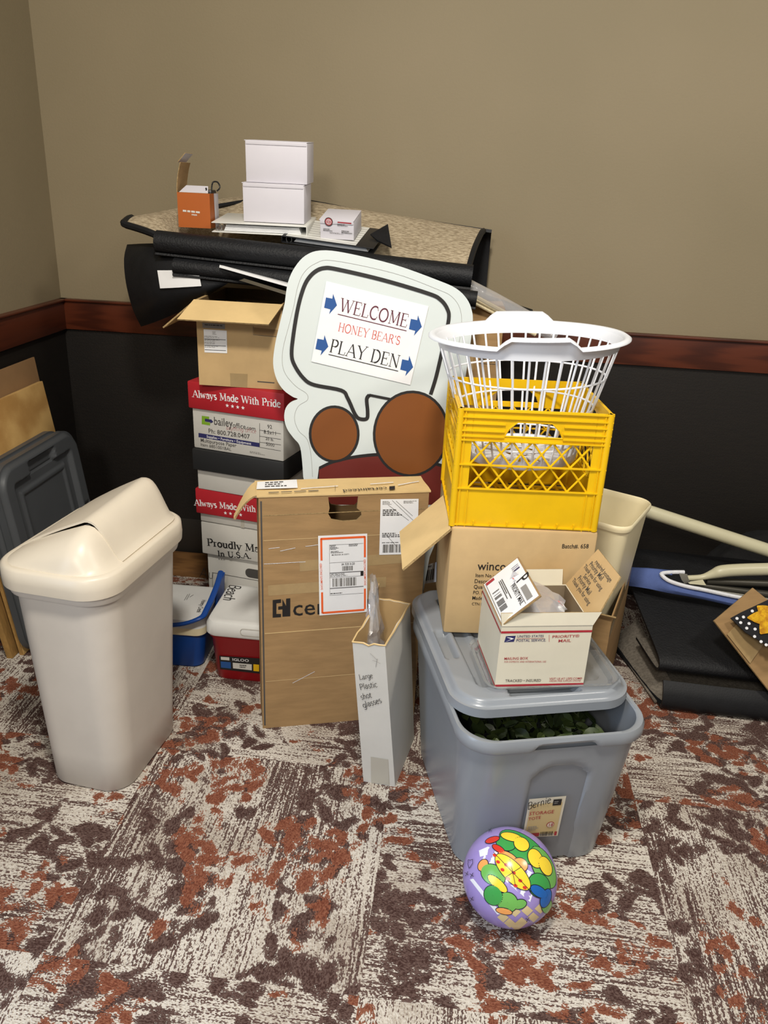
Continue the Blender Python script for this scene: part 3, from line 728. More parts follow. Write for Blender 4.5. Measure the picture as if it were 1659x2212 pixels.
# open carton on top of the stack
def open_carton():
    th = Thing('open_carton', 'open brown carton with its flap folded out, on top of the box stack', 'box', (.806, -.575, .838), 0.02)
    w, d, h = .240, .30, .236
    mb = carton_body(w, d, h, 'cardboard_pale', 'cardboard', .004)
    F = th.frame((0, 0, 0), (1, 0, 0), (0, 0, 1))
    q = [(437, 697), (486, 700), (486, 711), (438, 708)]
    F.quad(mb, q, 'ink_grey'); F.micro(mb, q, .1, .25, .9, .7, 1, 'ink_soft', 2)
    F.ppoly(mb, [(548, 707), (548, 722), (602, 729), (602, 713)], 'cardboard', .0004)
    F.pline(mb, [(547, 705), (547, 723), (600, 728)], .0012, 'ink_soft')
    F.ppoly(mb, [(497, 806), (535, 808), (534, 836), (498, 833)], 'tape_clear', .0008)
    F.pline(mb, [(556, 824), (593, 827)], .003, 'ink_soft')
    th.part(mb, 'body')
    mb = MB(); q = [(440, 711), (490, 714), (491, 763), (442, 761)]
    F.quad(mb, q, 'paper', .0012); F.micro(mb, q, .38, .08, .6, .22, 3, 'ink_grey', 3, .0018)
    for v in (.40, .67, .87): F.gquad(mb, q, .02, v, .95, v + .022, 'ink', .0018)
    for v in (.28, .43, .55, .71): F.micro(mb, q, .02, v, .8, v + .09, 2, 'ink_grey', int(v * 90), .0018, .4)
    th.part(mb, 'address_label')
    mb = flap((-w / 2 - .004, 0, h), (w / 2 + .004, 0, h), (-.022, -.082, -.042), .004, 'cardboard_light', 'cardboard_pale'); th.part(mb, 'front_flap')
    mb = flap((-w / 2, d, h), (-w / 2, 0, h), (-.085, -.03, -.075), .004, 'cardboard', 'cardboard_light'); th.part(mb, 'left_flap')
    th2 = Thing('tape_roll', 'dark roll lying inside the open brown carton', 'roll', (.80, -.40, 1.03), .3)
    mb = MB(); mb.tube([(-.05, 0, .0), (.05, 0, -.012)], .026, 'ink_soft', 20); th2.part(mb, 'roll')
open_carton()
# ------------------------------------------------------------------ die-cut welcome sign
def sign():
    nn = Vector((-.15, 1, -.13)).normalized()           # leans back; its face looks at the room
    y = Vector((0, 0, 1)); y = (y - nn * y.dot(nn)).normalized(); x = (-nn).cross(y) * -1
    x = y.cross(-nn)
    O = Vector((1.15, -.80, 0.004))
    X = Matrix(((x.x, y.x, -nn.x, O.x), (x.y, y.y, -nn.y, O.y), (x.z, y.z, -nn.z, O.z), (0, 0, 0, 1)))
    th = Thing('welcome_sign', 'large white die-cut WELCOME sign shaped like a speech bubble, leaning behind the flat carton', 'sign', (0, 0, 0))
    th.o.matrix_world = X; th.X = X
    F = Fr(X, (0, 0, 0), (1, 0, 0), (0, 1, 0)); at = lambda p: tuple(F.at(*p))
    left = [(615, 655), (604, 700), (594, 745), (590, 785), (597, 818), (612, 842), (632, 857), (643, 862), (628, 869), (617, 882), (614, 903), (620, 926), (634, 946), (647, 962), (652, 990), (655, 1030)]
    top = [(615, 655), (622, 610), (637, 577), (660, 552), (692, 541), (745, 546), (850, 571), (945, 605), (985, 623), (1008, 645), (1019, 670), (1021, 700), (1013, 765), (1003, 830), (997, 862), (1000, 900), (1004, 960), (1000, 1030)]
    pts = [at(p) for p in left]; b = at((655, 1030))
    lo = [(-.06, .42), (-.055, .25), (-.05, 0), (.20, 0), (.22, .25), (.24, .42)]
    tp = [at(p) for p in top]
    out = [tuple(v) for v in smooth([p + (0,) for p in pts], 4)] 
    out = [(v[0], v[1]) for v in out] + lo
    tps = [(v[0], v[1]) for v in smooth([p + (0,) for p in tp], 4)]
    out = out + tps[::-1][:-1]
    mb = MB(); mb.slab(out, .010, Matrix.Identity(4), 'sign_white', 'sign_edge')
    cut = [(635, 660), (625, 700), (612, 750), (610, 785), (618, 810), (640, 835), (662, 850), (664, 864), (644, 878), (636, 903), (645, 930), (664, 950), (672, 985), (675, 1030)]
    F.line(mb, [(v[0], v[1]) for v in smooth([at(p) + (0,) for p in cut], 5)], .0008, 'ink_grey')
    cut2 = [(635, 660), (643, 620), (656, 590), (680, 570), (720, 563), (850, 590), (945, 625), (975, 640), (993, 665), (997, 700), (990, 750)]
    F.line(mb, [(v[0], v[1]) for v in smooth([at(p) + (0,) for p in cut2], 5)], .0008, 'ink_grey')
    # plain rounded colour fields along the foot of the sign
    def disc(c, rx, ry, m, lift, rot=0):
        c0 = F.at(*c); k = .00118
        F.poly(mb, [(c0.x + rot2(rot, math.cos(a) * rx * k, math.sin(a) * ry * k)[0], c0.y + rot2(rot, math.cos(a) * rx * k, math.sin(a) * ry * k)[1]) for a in [2 * math.pi * i / 40 for i in range(40)]], m, lift)
    hill = [(690, 1060), (689, 1015), (720, 1001), (770, 990), (830, 985), (880, 990), (940, 1005), (985, 1020), (985, 1060)]
    hp = [(v[0], v[1]) for v in smooth([at(p) + (0,) for p in hill[1:-1]], 5)]
    F.poly(mb, [(p[0], p[1] + .009) for p in hp] + [at((985, 1080)), at((680, 1080))], 'ink', .0004)
    F.poly(mb, hp + [at((980, 1090)), at((690, 1090))], 'maroon_print', .0008)
    disc((888, 938), 88, 100, 'ink', .0010); disc((888, 938), 82, 94, 'brown_print', .0014)
    disc((722, 938), 58, 66, 'ink', .0010); disc((722, 938), 52, 60, 'brown_print', .0014)
    # bubble outline
    bub = [(798, 853), (792, 862), (794, 888), (792, 904), (776, 904), (766, 893), (751, 860), (737, 843), (678, 831), (655, 816), (636, 788), (630, 764), (634, 722), (642, 673), (651, 636), (662, 608), (679, 588), (700, 579), (730, 582), (828, 605), (925, 634), (951, 647), (966, 667), (969, 690), (957, 748), (942, 813), (930, 852)]
    bl = [(v[0], v[1]) for v in smooth([at(p) + (0,) for p in bub], 5)]
    F.line(mb, bl, .0098, 'ink', .0022)
    F.line(mb, [at((797, 853)), at((842, 862))], .007, 'ink', .0022)
    th.part(mb, 'panel')
    mb = MB(); F2 = F
    P = lambda a, b: (660 + a / 5.53, 580 + b / 5.53)
    F.ppoly(mb, [P(250, 150), P(70, 1110), P(1250, 1390), P(1470, 450)], 'paper', .0030)
    F.serif(mb, 'WELCOME', P(395, 505), P(1205, 703), 'ink_maroon', .12, 1.18, .0036)
    F.serif(mb, "HONEY BEAR'S", P(388, 745), P(1118, 912), 'ink_coral', .11, 1.2, .0036)
    F.serif(mb, 'PLAY DEN', P(285, 993), P(1100, 1188), 'ink', .12, 1.12, .0036)
    F.pline(mb, [P(385, 545), P(1205, 745)], .0022, 'ink_maroon', .0036); F.pline(mb, [P(275, 1025), P(1105, 1225)], .0022, 'ink', .0036)
    ar = [(245, 345), (320, 360), (330, 302), (376, 440), (282, 545), (297, 488), (222, 468)]
    for dx, dy in ((0, 0), (1012, 256), (-103, 492), (908, 738)):
        F.ppoly(mb, [P(a + dx, b + dy) for a, b in ar][::-1], 'ink_blue', .0036)
    th.part(mb, 'paper_notice', 'white paper notice with blue arrows')
sign()

# ------------------------------------------------------------------ tall flat brown carton with the handle hole
def flat_carton():
    th = Thing('flat_carton', 'tall flat brown carton with a handle hole and an orange-bordered label, standing upright', 'box', (1.168, -.940, 0), .304)
    w, d, h, t = .425, .104, .68, .005
    F = th.frame((0, 0, 0), (1, 0, 0), (0, 0, 1)); mb = MB()
    hole = [tuple(F.at(*p)) for p in ((709, 1074), (712, 1098), (709, 1110), (716, 1122), (740, 1126), (770, 1124), (781, 1114), (780, 1105), (771, 1098), (774, 1072))]
    FX = Matrix(((1, 0, 0, 0), (0, 0, -1, 0), (0, 1, 0, 0), (0, 0, 0, 1)))
    mb.slab([(-w / 2, 0), (w / 2, 0), (w / 2, h), (-w / 2, h)], t, FX, 'cardboard', 'cardboard_core', holes=[hole])
    hole2 = [(p[0] + .012, p[1] + .0) for p in hole]
    mb.slab([(-w / 2, .002), (w / 2, .002), (w / 2, h), (-w / 2, h)], t, Matrix.Translation((0, d - t, 0)) @ FX, 'cardboard', 'cardboard_core', holes=[hole2])
    mb.box((-w / 2 + .003, d / 2, h / 2), (t, d - .012, h - .004), 'cardboard'); mb.box((w / 2 - .003, d / 2, h / 2), (t, d - .012, h - .004), 'cardboard')
    mb.box((0, d / 2, .003), (w - .004, d - .006, .006), 'cardboard')
    # creases across the front and printed mark
    for z, m in ((.300, 'cardboard_light'), (.632, 'cardboard_core'), (.565, 'cardboard_pale'), (.152, 'cardboard_pale')): F.line(mb, [(-w / 2 + .01, z), (w / 2 - .01, z + .004)], .0022, m)
    F.line(mb, [(-w / 2 + .006, .01), (-w / 2 + .006, h - .01)], .004, 'ink_soft', .0005)
    k = lambda *p: [F.at(*q) for q in p]
    F.ppoly(mb, [(589, 1296), (589, 1334), (607, 1333), (607, 1326), (597, 1326), (597, 1303), (607, 1302), (607, 1294)], 'ink')
    F.ppoly(mb, [(610, 1294), (610, 1309), (601, 1310), (601, 1317), (610, 1316), (610, 1332), (627, 1331), (627, 1292), (618, 1293), (618, 1309)], 'ink')
    F.text(mb, 'certaint', (633, 1330), (803, 1319), 'ink', .028, 1.0)
    F.line(mb, [(-w / 2 + .10, .49), (w / 2 - .06, .50)], .03, 'tape_clear', .0004)
    F.line(mb, [(-w / 2 + .02, .425), (w / 2 - .1, .432)], .03, 'tape_clear', .0004)
    for a, b in (((580, 1185), (604, 1182)), ((605, 1190), (638, 1183)), ((632, 1475), (680, 1450)), ((570, 1218), (660, 1213)), ((660, 1180), (720, 1172))): F.pline(mb, [a, b], .0012, 'white_trim', .0012)
    th.part(mb, 'body')
    Tt = th.frame((0, 0, h + .003), (1, 0, 0), (0, 1, 0)); mb = MB()
    mb.sheet([[V3(-w / 2 - .004 + (w + .008) * i / 12, (d + .004) * j / 4 - .002, h + .002 + .002 * math.sin(i * 1.7 + j) * (j % 4 != 0)) for j in range(5)] for i in range(13)], .004, 'cardboard_light')
    Tt = th.frame((0, 0, h + .008), (1, 0, 0), (0, 1, 0))
    q = [(556, 1041), (641, 1036), (643, 1054), (554, 1057)]; Tt.quad(mb, q, 'paper', .0004); Tt.micro(mb, q, .2, .15, .9, .9, 3, 'ink_soft', 3)
    Tt.text(mb, 'certainteed', (834, 1052), (740, 1058), 'ink', .02, 1.0)
    Tt.ppoly(mb, [(841, 1051), (841, 1058), (853, 1057), (853, 1050)], 'ink')
    Tt.pline(mb, [(724, 1059), (724, 1050)], .001, 'ink_soft'); Tt.micro(mb, [(580, 1064), (715, 1058), (715, 1061), (580, 1067)], 0, 0, 1, 1, 1, 'ink_soft', 5)
    for a, b in (((800, 1046), (850, 1042)), ((650, 1056), (730, 1050)), ((860, 1048), (905, 1040))): Tt.pline(mb, [a, b], .004, 'white_trim', .0007)
    th.part(mb, 'top_flap')
    # flared end flap at the left and torn one at the right
    mb = MB()
    P = []
    for i in range(7):
        u = i / 6; row = []
        for j in range(5):
            v = j / 4; row.append(V3(-w / 2 - .058 * u ** .9, .004 + (d - .006) * (v * (1 - .8 * u) + .05 * u), h + .003 - .062 * u ** 1.6))
        P.append(row)
    mb.sheet(P, .004, 'cardboard_light', medge='cardboard_core'); th.part(mb, 'side_flap')
    q = [(687, 1157), (793, 1152), (793, 1321), (690, 1329)]
    mb = MB(); F.quad(mb, q, 'paper', .0016); m = 'orange_print'; L = .0024
    for r in ((.05, .025, .95, .05), (.06, .955, .94, .98), (.04, .03, .08, .30), (.93, .03, .97, .29), (.04, .70, .08, .97), (.93, .69, .97, .96)): F.gquad(mb, q, *r, m, L)
    F.text(mb, 'DOCUMENTS ENCLOSED', F.grid(q, .078, .665), F.grid(q, .062, .335), m, .02, 1.1, L, px=False)
    F.text(mb, 'DOCUMENTS ENCLOSED', F.grid(q, .975, .645), F.grid(q, .965, .315), m, .02, 1.1, L, px=False)
    for v in (.115, .335, .46, .52, .655, .745): F.gquad(mb, q, .22, v, .92, v + (.008 if v in (.46, .655) else .003), 'ink_soft', L)
    F.gquad(mb, q, .22, .115, .224, .75, 'ink_soft', L)
    F.micro(mb, q, .235, .12, .42, .18, 5, 'ink_soft', 3, L); F.micro(mb, q, .62, .12, .82, .15, 2, 'ink_soft', 6, L)
    F.gtext(mb, q, 'MORAVIA IA 52571', .27, .62, .248, 'ink_soft', .01, 1.0, L); F.micro(mb, q, .25, .195, .5, .225, 2, 'ink_soft', 8, L)
    F.gtext(mb, q, 'IA 525 0-20', .47, .74, .375, 'ink', .02, 1.2, L); F.bars(mb, q, .48, .388, .70, .445, 'ink_soft', 16, 3, L)
    F.gtext(mb, q, 'UPS GROUND', .23, .53, .495, 'ink', .02, 1.1, L); F.gquad(mb, q, .86, .462, .92, .522, 'ink', L); F.micro(mb, q, .23, .502, .7, .512, 1, 'ink_soft', 9, L)
    F.bars(mb, q, .28, .535, .78, .64, 'ink_soft', 24, 5, L); F.micro(mb, q, .23, .72, .55, .74, 1, 'ink_soft', 12, L)
    th.part(mb, 'address_label', 'white label with orange border')
    q = [(822, 1078), (904, 1077), (901, 1196), (819, 1198)]
    mb = MB(); F.quad(mb, q, 'paper', .0016)
    F.micro(mb, q, .05, .03, .3, .1, 4, 'ink_grey', 1, L); F.micro(mb, q, .6, .03, .95, .08, 3, 'ink_grey', 2, L)
    F.micro(mb, q, .06, .18, .6, .30, 4, 'ink_soft', 3, L, .6); F.micro(mb, q, .06, .60, .6, .69, 3, 'ink_soft', 4, L, .5)
    F.bars(mb, q, .09, .81, .75, .96, 'ink_soft', 22, 7, L); F.micro(mb, q, .06, .77, .6, .79, 1, 'ink_soft', 5, L)
    for a, b in (((.2, .1), (.75, .38)), ((.4, .03), (.85, .3)), ((.12, .6), (.45, .85)), ((.3, .02), (.9, .4))): F.line(mb, [F.grid(q, *a), F.grid(q, *b)], .0007, 'ink_soft', L)
    th.part(mb, 'shipping_label')
flat_carton()

# ------------------------------------------------------------------ narrow white open box leaning left, full of clear film
def shot_box():
    th = Thing('narrow_box', 'narrow white open box with handwriting, torn top, between flat carton and gray tote', 'box', (1.30, -1.168, 0), -.04)
    B = [(-.035, 0), (.046, -.004), (.072, .190), (-.010, .195)]; Tp = [(-.070, -.028), (.006, -.0318), (.038, .185), (-.042, .195)]
    def R(z, ins=0, dz=(0, 0, 0, 0)):
        u = z / .42; c = [Vector((b[0] + (q[0] - b[0]) * u, b[1] + (q[1] - b[1]) * u)) for b, q in zip(B, Tp)]
        m = sum(c, Vector((0, 0))) / 4; o = []
        for k in range(4):
            a, b = c[k], c[(k + 1) % 4]
            for j in range(6):
                p = a.lerp(b, j / 6); p = p - (p - m) * (ins / max(.02, abs((p - m).length)))
                o.append(V3(p.x, p.y, z + (random.uniform(-.004, .004) if dz[0] else 0)))
        return o
    mb = MB()
    top = R(.42, 0, (1, 1, 1, 1)); inn = [V3(a.x, a.y, t_.z) for a, t_ in zip(R(.42, .004), top)]
    mb.loft([R(0), R(.1), R(.2), R(.3), top, inn], 'carton_white', cap0=True)
    mb.loft([inn, R(.02, .004)], 'cardboard_pale', cap1=True)
    mb.tube(top + top[:1], .0022, 'cardboard_light', 5)
    O = Vector((B[0][0], B[0][1], 0)); xa = Vector((B[1][0] - B[0][0], B[1][1] - B[0][1], 0)); ya = Vector((Tp[0][0] - B[0][0], Tp[0][1], .42)); 
    ya = ya - xa.normalized() * ya.dot(xa.normalized())
    # front face carries the lettering; its plane holds the base edge and the top-left corner
    F = Fr(th.X, O, xa, ya); L = .0025
    F.hand(mb, 'Large', (778, 1467), (807, 1463), 'ink', .085, 1.25, lift=L); F.hand(mb, 'Plastic', (780, 1489), (817, 1482), 'ink', .085, 1.25, lift=L)
    F.hand(mb, 'shot', (782, 1510), (805, 1505), 'ink', .085, 1.25, lift=L); F.hand(mb, 'glasses', (786, 1528), (826, 1516), 'ink', .085, 1.15, lift=L)
    F.ppoly(mb, [(801, 1634), (802, 1690), (841, 1695), (838, 1640)], 'tape_grey', .0016)
    for a, b in (((800, 1410), (815, 1425)), ((815, 1422), (812, 1440)), ((805, 1425), (822, 1432))): F.pline(mb, [a, b], .0008, 'ink_grey', L)
    th.part(mb, 'body')
    # torn strip standing at the back-left edge
    mb = MB(); mb.sheet([[V3(-.048 + .002 * i, .16 + .012 * j + .01 * (i / 3), .418 + .022 * i) for j in range(3)] for i in range(3)], .004, 'cardboard_pale'); th.part(mb, 'torn_flap')
    f = Thing('plastic_film', 'crumpled clear plastic film sticking out of the narrow white box', 'film', (1.30, -1.168, .30), -.04)
    mb = MB(); r = random.Random(4)
    for n0, (sc, top_) in enumerate(((1.0, .155), (.7, .20))):
        rings = []
        for i in range(12):
            u = i / 11; z = -.12 + (.12 + top_) * u; k = sc * (1 - .62 * max(0, u - .35) / .65)
            rings.append([V3(-.022 - .030 * u + .026 * k * math.cos(a) * (1 + r.uniform(-.45, .35)), .085 + .055 * u + .075 * k * math.sin(a) * (1 + r.uniform(-.35, .3)), z + r.uniform(-.012, .012)) for a in [2 * math.pi * q / 16 for q in range(16)]])
        mb.loft(rings, 'clear_film')
    f.part(mb, 'film', sharp=20)
shot_box()

# ------------------------------------------------------------------ coolers
def red_cooler():
    th = Thing('cooler', 'red cooler with a white lid marked Beach, beside the flat carton', 'cooler', (.885, -.806, 0), .0)
    w, d = .262, .225
    def RR(w, d, z, r=.03): return [V3(p[0], p[1], z) for p in rrect(w, d, r, 6, 0, d / 2 + (.225 - d) / 2)]
    mb = MB(); mb.loft([RR(w - .03, d - .03, 0), RR(w - .025, d - .024, .006), RR(w - .008, d - .006, .140), RR(w + .004, d + .004, .150), RR(w + .004, d + .004, .160)], 'cooler_red', cap0=True, cap1=True)
    F = th.frame((0, .0150, .0), (1, 0, 0), (0, -.0857, 1)); L = .003
    q = [(474, 1415), (562, 1421), (562, 1454), (476, 1444)]
    F.quad(mb, q, 'ink', L); L = .0038
    F.gtext(mb, q, 'IGLOO', .33, .73, .28, 'white_paint', .04, .85, L); F.gquad(mb, q, .04, .06, .25, .28, 'carton_white', L); F.gquad(mb, q, .03, .4, .28, .86, 'ink_blue', L)
    F.gquad(mb, q, .33, .42, .80, .82, 'carton_white', L); F.gquad(mb, q, .84, .40, .98, .85, 'yellow_plastic', L); F.micro(mb, q, .5, .5, .76, .76, 2, 'ink_soft', 3, L + .001)
    th.part(mb, 'body')
    mb = MB(); mb.loft([RR(w + .010, d + .012, .158), RR(w + .016, d + .018, .164), RR(w + .014, d + .016, .192), RR(w + .002, d + .004, .203), RR(w - .012, d - .010, .206), RR(w - .03, d - .03, .205)], 'cooler_white', cap0=True, cap1=True)
    FT = th.frame((0, 0, .2065), (1, 0, 0), (0, 1, 0)); FT.hand(mb, 'Beach', (496, 1264), (481, 1296), 'ink', .09, 1.1, lift=.0008)
    FF = th.frame((0, -.010, 0), (1, 0, 0), (0, 0, 1)); FF.line(mb, [(p[0], p[1] + .182) for p in rrect(.10, .022, .010, 6, .02)] , .0015, 'tape_grey', .0004)
    th.part(mb, 'lid', 'white lid with handwritten word')
red_cooler()
def blue_cooler():
    th = Thing('cooler', 'blue cooler with a white lid and blue handle, half hidden behind the trash can', 'cooler', (.585, -.765, 0), .03)
    w, d = .285, .215
    def RR(w, d, z, r=.03): return [V3(p[0], p[1], z) for p in rrect(w, d, r, 6, 0, .1075)]
    mb = MB(); mb.loft([RR(w - .04, d - .03, 0), RR(w - .03, d - .02, .006), RR(w - .005, d, .118)], 'cooler_blue', cap0=True, cap1=True); th.part(mb, 'body')
    mb = MB(); mb.loft([RR(w, d + .004, .119), RR(w + .004, d + .01, .122), RR(w + .004, d + .01, .145)], 'cream_plastic', cap0=True); mb.loft([RR(w + .004, d + .01, .145), RR(w, d, .170), RR(w - .03, d - .03, .176)], 'cooler_white', cap1=True)
    FT = th.frame((0, 0, .1765), (1, 0, 0), (0, 1, 0)); FT.hand(mb, 'Honey Creek', (437, 1296), (424, 1323), 'ink', .10, 1.2, lift=.0008); 
    for a, b in (((398, 1297), (406, 1284)), ((403, 1296), (410, 1283)), ((410, 1290), (418, 1285))): FT.pline(mb, [a, b], .0012, 'ink_soft', .0008)
    th.part(mb, 'lid')
    mb = MB()
    hp = [(.150, .10, .12), (.152, .10, .185), (.146, .19, .245), (.128, .06, .200), (.100, -.018, .195), (.0, -.026, .190), (-.14, -.02, .19), (-.152, .10, .185), (-.150, .10, .12)]
    pts = [(.142, .205, .232), (.149, .130, .222), (.146, .030, .198), (.135, -.012, .188), (.06, -.022, .165), (-.08, -.024, .165), (-.14, -.012, .180), (-.150, .09, .19)]
    mb.tube(smooth(pts, 6), .009, 'cooler_blue', 10, flat=.7)
    mb.sheet([[V3(.151, .205, .232), V3(.151, .11, .215)], [V3(.150, .19, .165), V3(.150, .11, .11)]], .008, 'cooler_blue'); th.part(mb, 'handle')
blue_cooler()

# ------------------------------------------------------------------ the gray storage tote, its leaves and its lid
TY, TC = .28, (1.612, -1.156)
def tote():
    th = Thing('storage_tote', 'large silver gray storage tote with a paper label, standing behind the ball', 'storage tote', (TC[0], TC[1], 0), TY)
    H = .385
    def ring(w, d, r, z, dent=0):
        o = []
        for p in dens(rrect(w, d, r, 10), .012):
            x, y = p
            if dent and abs(y) > d / 2 - .004:
                k = (1 - sst(abs(x - .018), .052, .066)) * (1 - sst(z + .9 * max(0, abs(x - .018) - .03), .285, .305))
                y -= math.copysign(.016 * k, y)
            o.append(V3(x, y, z))
        return o
    N = 24; rings = []
    for i in range(N + 1):
        u = i / N; z = .004 + (H - .034) * u
        rings.append(ring(.330 + .058 * u, .440 + .094 * u, .060 + .012 * u, z, 1))
    n = min(len(r) for r in rings)
    def even(r, n):          # same number of points on every ring
        P = [Vector(p) for p in r]; L = [0]
        for i in range(len(P)): L.append(L[-1] + (P[(i + 1) % len(P)] - P[i]).length)
        o = []; k = 0
        for j in range(n):
            s = L[-1] * j / n
            while L[k + 1] < s: k += 1
            o.append(P[k].lerp(P[(k + 1) % len(P)], (s - L[k]) / max(1e-9, L[k + 1] - L[k])))
        return o
    def ringn(w, d, r, z, dent=0): return even(ring(w, d, r, z, dent), 220)
    rings = []
    for i in range(N + 1):
        u = i / N; rings.append(ringn(.342 + .046 * u, .440 + .094 * u, .060 + .012 * u, .004 + (H - .034) * u, 1))
    base = ringn(.330, .428, .056, 0, 1)
    mb = MB(); mb.loft([base] + rings, 'tote_grey', cap0=True)
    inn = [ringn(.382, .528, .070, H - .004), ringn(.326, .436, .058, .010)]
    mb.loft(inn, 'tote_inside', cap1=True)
    F = th.frame((0, -.268 , .0), (1, 0, 0), (0, -.137, 1))
    th.part(mb, 'body', sharp=40)
    mb = MB()
    rim = []
    for w, d, z in ((.388, .534, H - .030), (.402, .548, H - .030), (.408, .554, H - .024), (.408, .554, H - .008), (.402, .548, H), (.388, .534, H), (.382, .528, H - .004)):
        r = ringn(w, d, .074, z)
        if z < H - .02:
            for p in r:
                if abs(p.y) > d / 2 - .01: p.z += .016 * (1 - sst(abs(p.x - .01), .055, .075))
        rim.append(r)
    mb.loft(rim, 'tote_grey'); th.part(mb, 'rim', sharp=50)
    # label on the front
    O = Vector((.0, -.2195, .0)); Fl = Fr(th.X, (0, -.2215, 0), (1, 0, 0), (0, -.118, 1)); L = .004
    mb = MB(); q = [(1142, 1723), (1222, 1716), (1203, 1802), (1127, 1806)]
    Fl.quad(mb, q, 'mailer_white', L); L += .0008
    Fl.gquad(mb, q, .06, .14, .93, .92, 'label_tan', L); L += .0008
    Fl.text(mb, 'STORAGE', (1141, 1757), (1194, 1752), 'ink_red', .03, 1.15, L); Fl.text(mb, 'TOTE', (1139, 1768), (1166, 1764), 'ink_red', .03, 1.15, L)
    c = Fl.at(1187, 1776.5); Fl.poly(mb, [(c.x + .0088 * math.cos(a), c.y + .0088 * math.sin(a)) for a in [k * .2618 for k in range(24)]], 'ink_red', L); Fl.poly(mb, [(c.x + .0075 * math.cos(a), c.y + .0075 * math.sin(a)) for a in [k * .2618 for k in range(24)]], 'mailer_white', L + .0006)
    Fl.text(mb, '18', (1183, 1780), (1192, 1779), 'ink_red', .03, 1.2, L + .0012)
    Fl.gquad(mb, q, .66, .05, .89, .2, 'ink', L); Fl.micro(mb, q, .69, .09, .86, .17, 2, 'ink_grey', 3, L + .0006)
    Fl.gquad(mb, q, .05, .88, .45, .97, 'ink_red', L); Fl.bars(mb, q, .48, .86, .84, .97, 'ink', 16, 3, L); Fl.gquad(mb, q, .88, .87, .95, .97, 'ink_red', L)
    Fl.hand(mb, 'Bernie', (1138, 1743), (1189, 1727), 'ink', .10, 1.3, .3, L + .002)
    Fl.micro(mb, q, .1, .70, .4, .82, 3, 'ink_grey', 5, L)
    th.part(mb, 'label')
    # artificial greenery
    g = Thing('artificial_leaves', 'bunch of green artificial leaves inside the gray storage tote', 'artificial plant', (TC[0], TC[1], .012), TY)
    r = random.Random(11); st = MB(); lf = []
    for k in range(5): st.tube(smooth([(-.12 + .06 * k, -.17, .0), (-.12 + .06 * k + .02, -.16, .16), (-.13 + .065 * k, -.15 + .02 * (k % 2), .30)], 4), .003, 'leaf', 6)
    g.part(st, 'stem')
    mbs = [MB(), MB()]
    for i in range(260):
        c = Vector((r.uniform(-.142, .142), r.uniform(-.212, -.06), r.uniform(.22, .312)))
        X = Matrix.Translation(c) @ Matrix.Rotation(r.uniform(0, 6.28), 4, 'Z') @ Matrix.Rotation(r.uniform(-.9, .9), 4, 'X') @ Matrix.Rotation(r.uniform(-.7, .7), 4, 'Y')
        s = r.uniform(.013, .021); P = []
        for a in range(5):
            u = a / 4; wv = math.sin(math.pi * min(.97, u * .9 + .07)) ** .8
            P.append([V3((2 * u - 1) * s, v * wv * s * .72, .25 * s * abs(v) - .3 * s * (u - .5) ** 2) for v in (-1, -.5, 0, .5, 1)])
        mbs[i % 2].sheet(P, .0008, ('leaf', 'leaf_light')[i % 2], X=X)
    m = MB(); m.v = mbs[0].v + mbs[1].v; o = len(mbs[0].v); m.f = mbs[0].f + [[q + o for q in f] for f in mbs[1].f]
    m.mats = ['leaf', 'leaf_light']; m.m = [0] * len(mbs[0].f) + [1] * len(mbs[1].f)
    ob = g.part(m, 'foliage'); 
    # lid pushed back
    lx, ly = rot2(TY, 0, .062)
    l = Thing('tote_lid', 'silver gray tote lid pushed back on the gray tote, under the boxes', 'tote lid', (TC[0] + lx, TC[1] + ly, H + .0005), TY)
    l.part(tote_lid(.400, .512, 'tote_grey'), 'panel', sharp=50)
tote()
ZL = .4197
# clear tray under the mailing box
def tray():
    th = Thing('clear_tray', 'clear plastic tray lying on the gray tote lid under the mailing box', 'tray', (1.655, -1.222, ZL + .0005), .22)
    R = lambda w, d, z: [V3(p[0], p[1], z) for p in rrect(w, d, .03, 6)]
    mb = MB(); mb.loft([R(.265, .160, .0), R(.278, .172, .010), R(.292, .186, .012), R(.298, .190, .018)], 'clear_plastic', cap0=True)
    mb.sheet([[V3(.125, -.094, .012), V3(.148, -.072, .012)], [V3(.129, -.102, .030), V3(.156, -.076, .032)]], .0006, 'clear_plastic'); th.part(mb, 'tray')
tray()

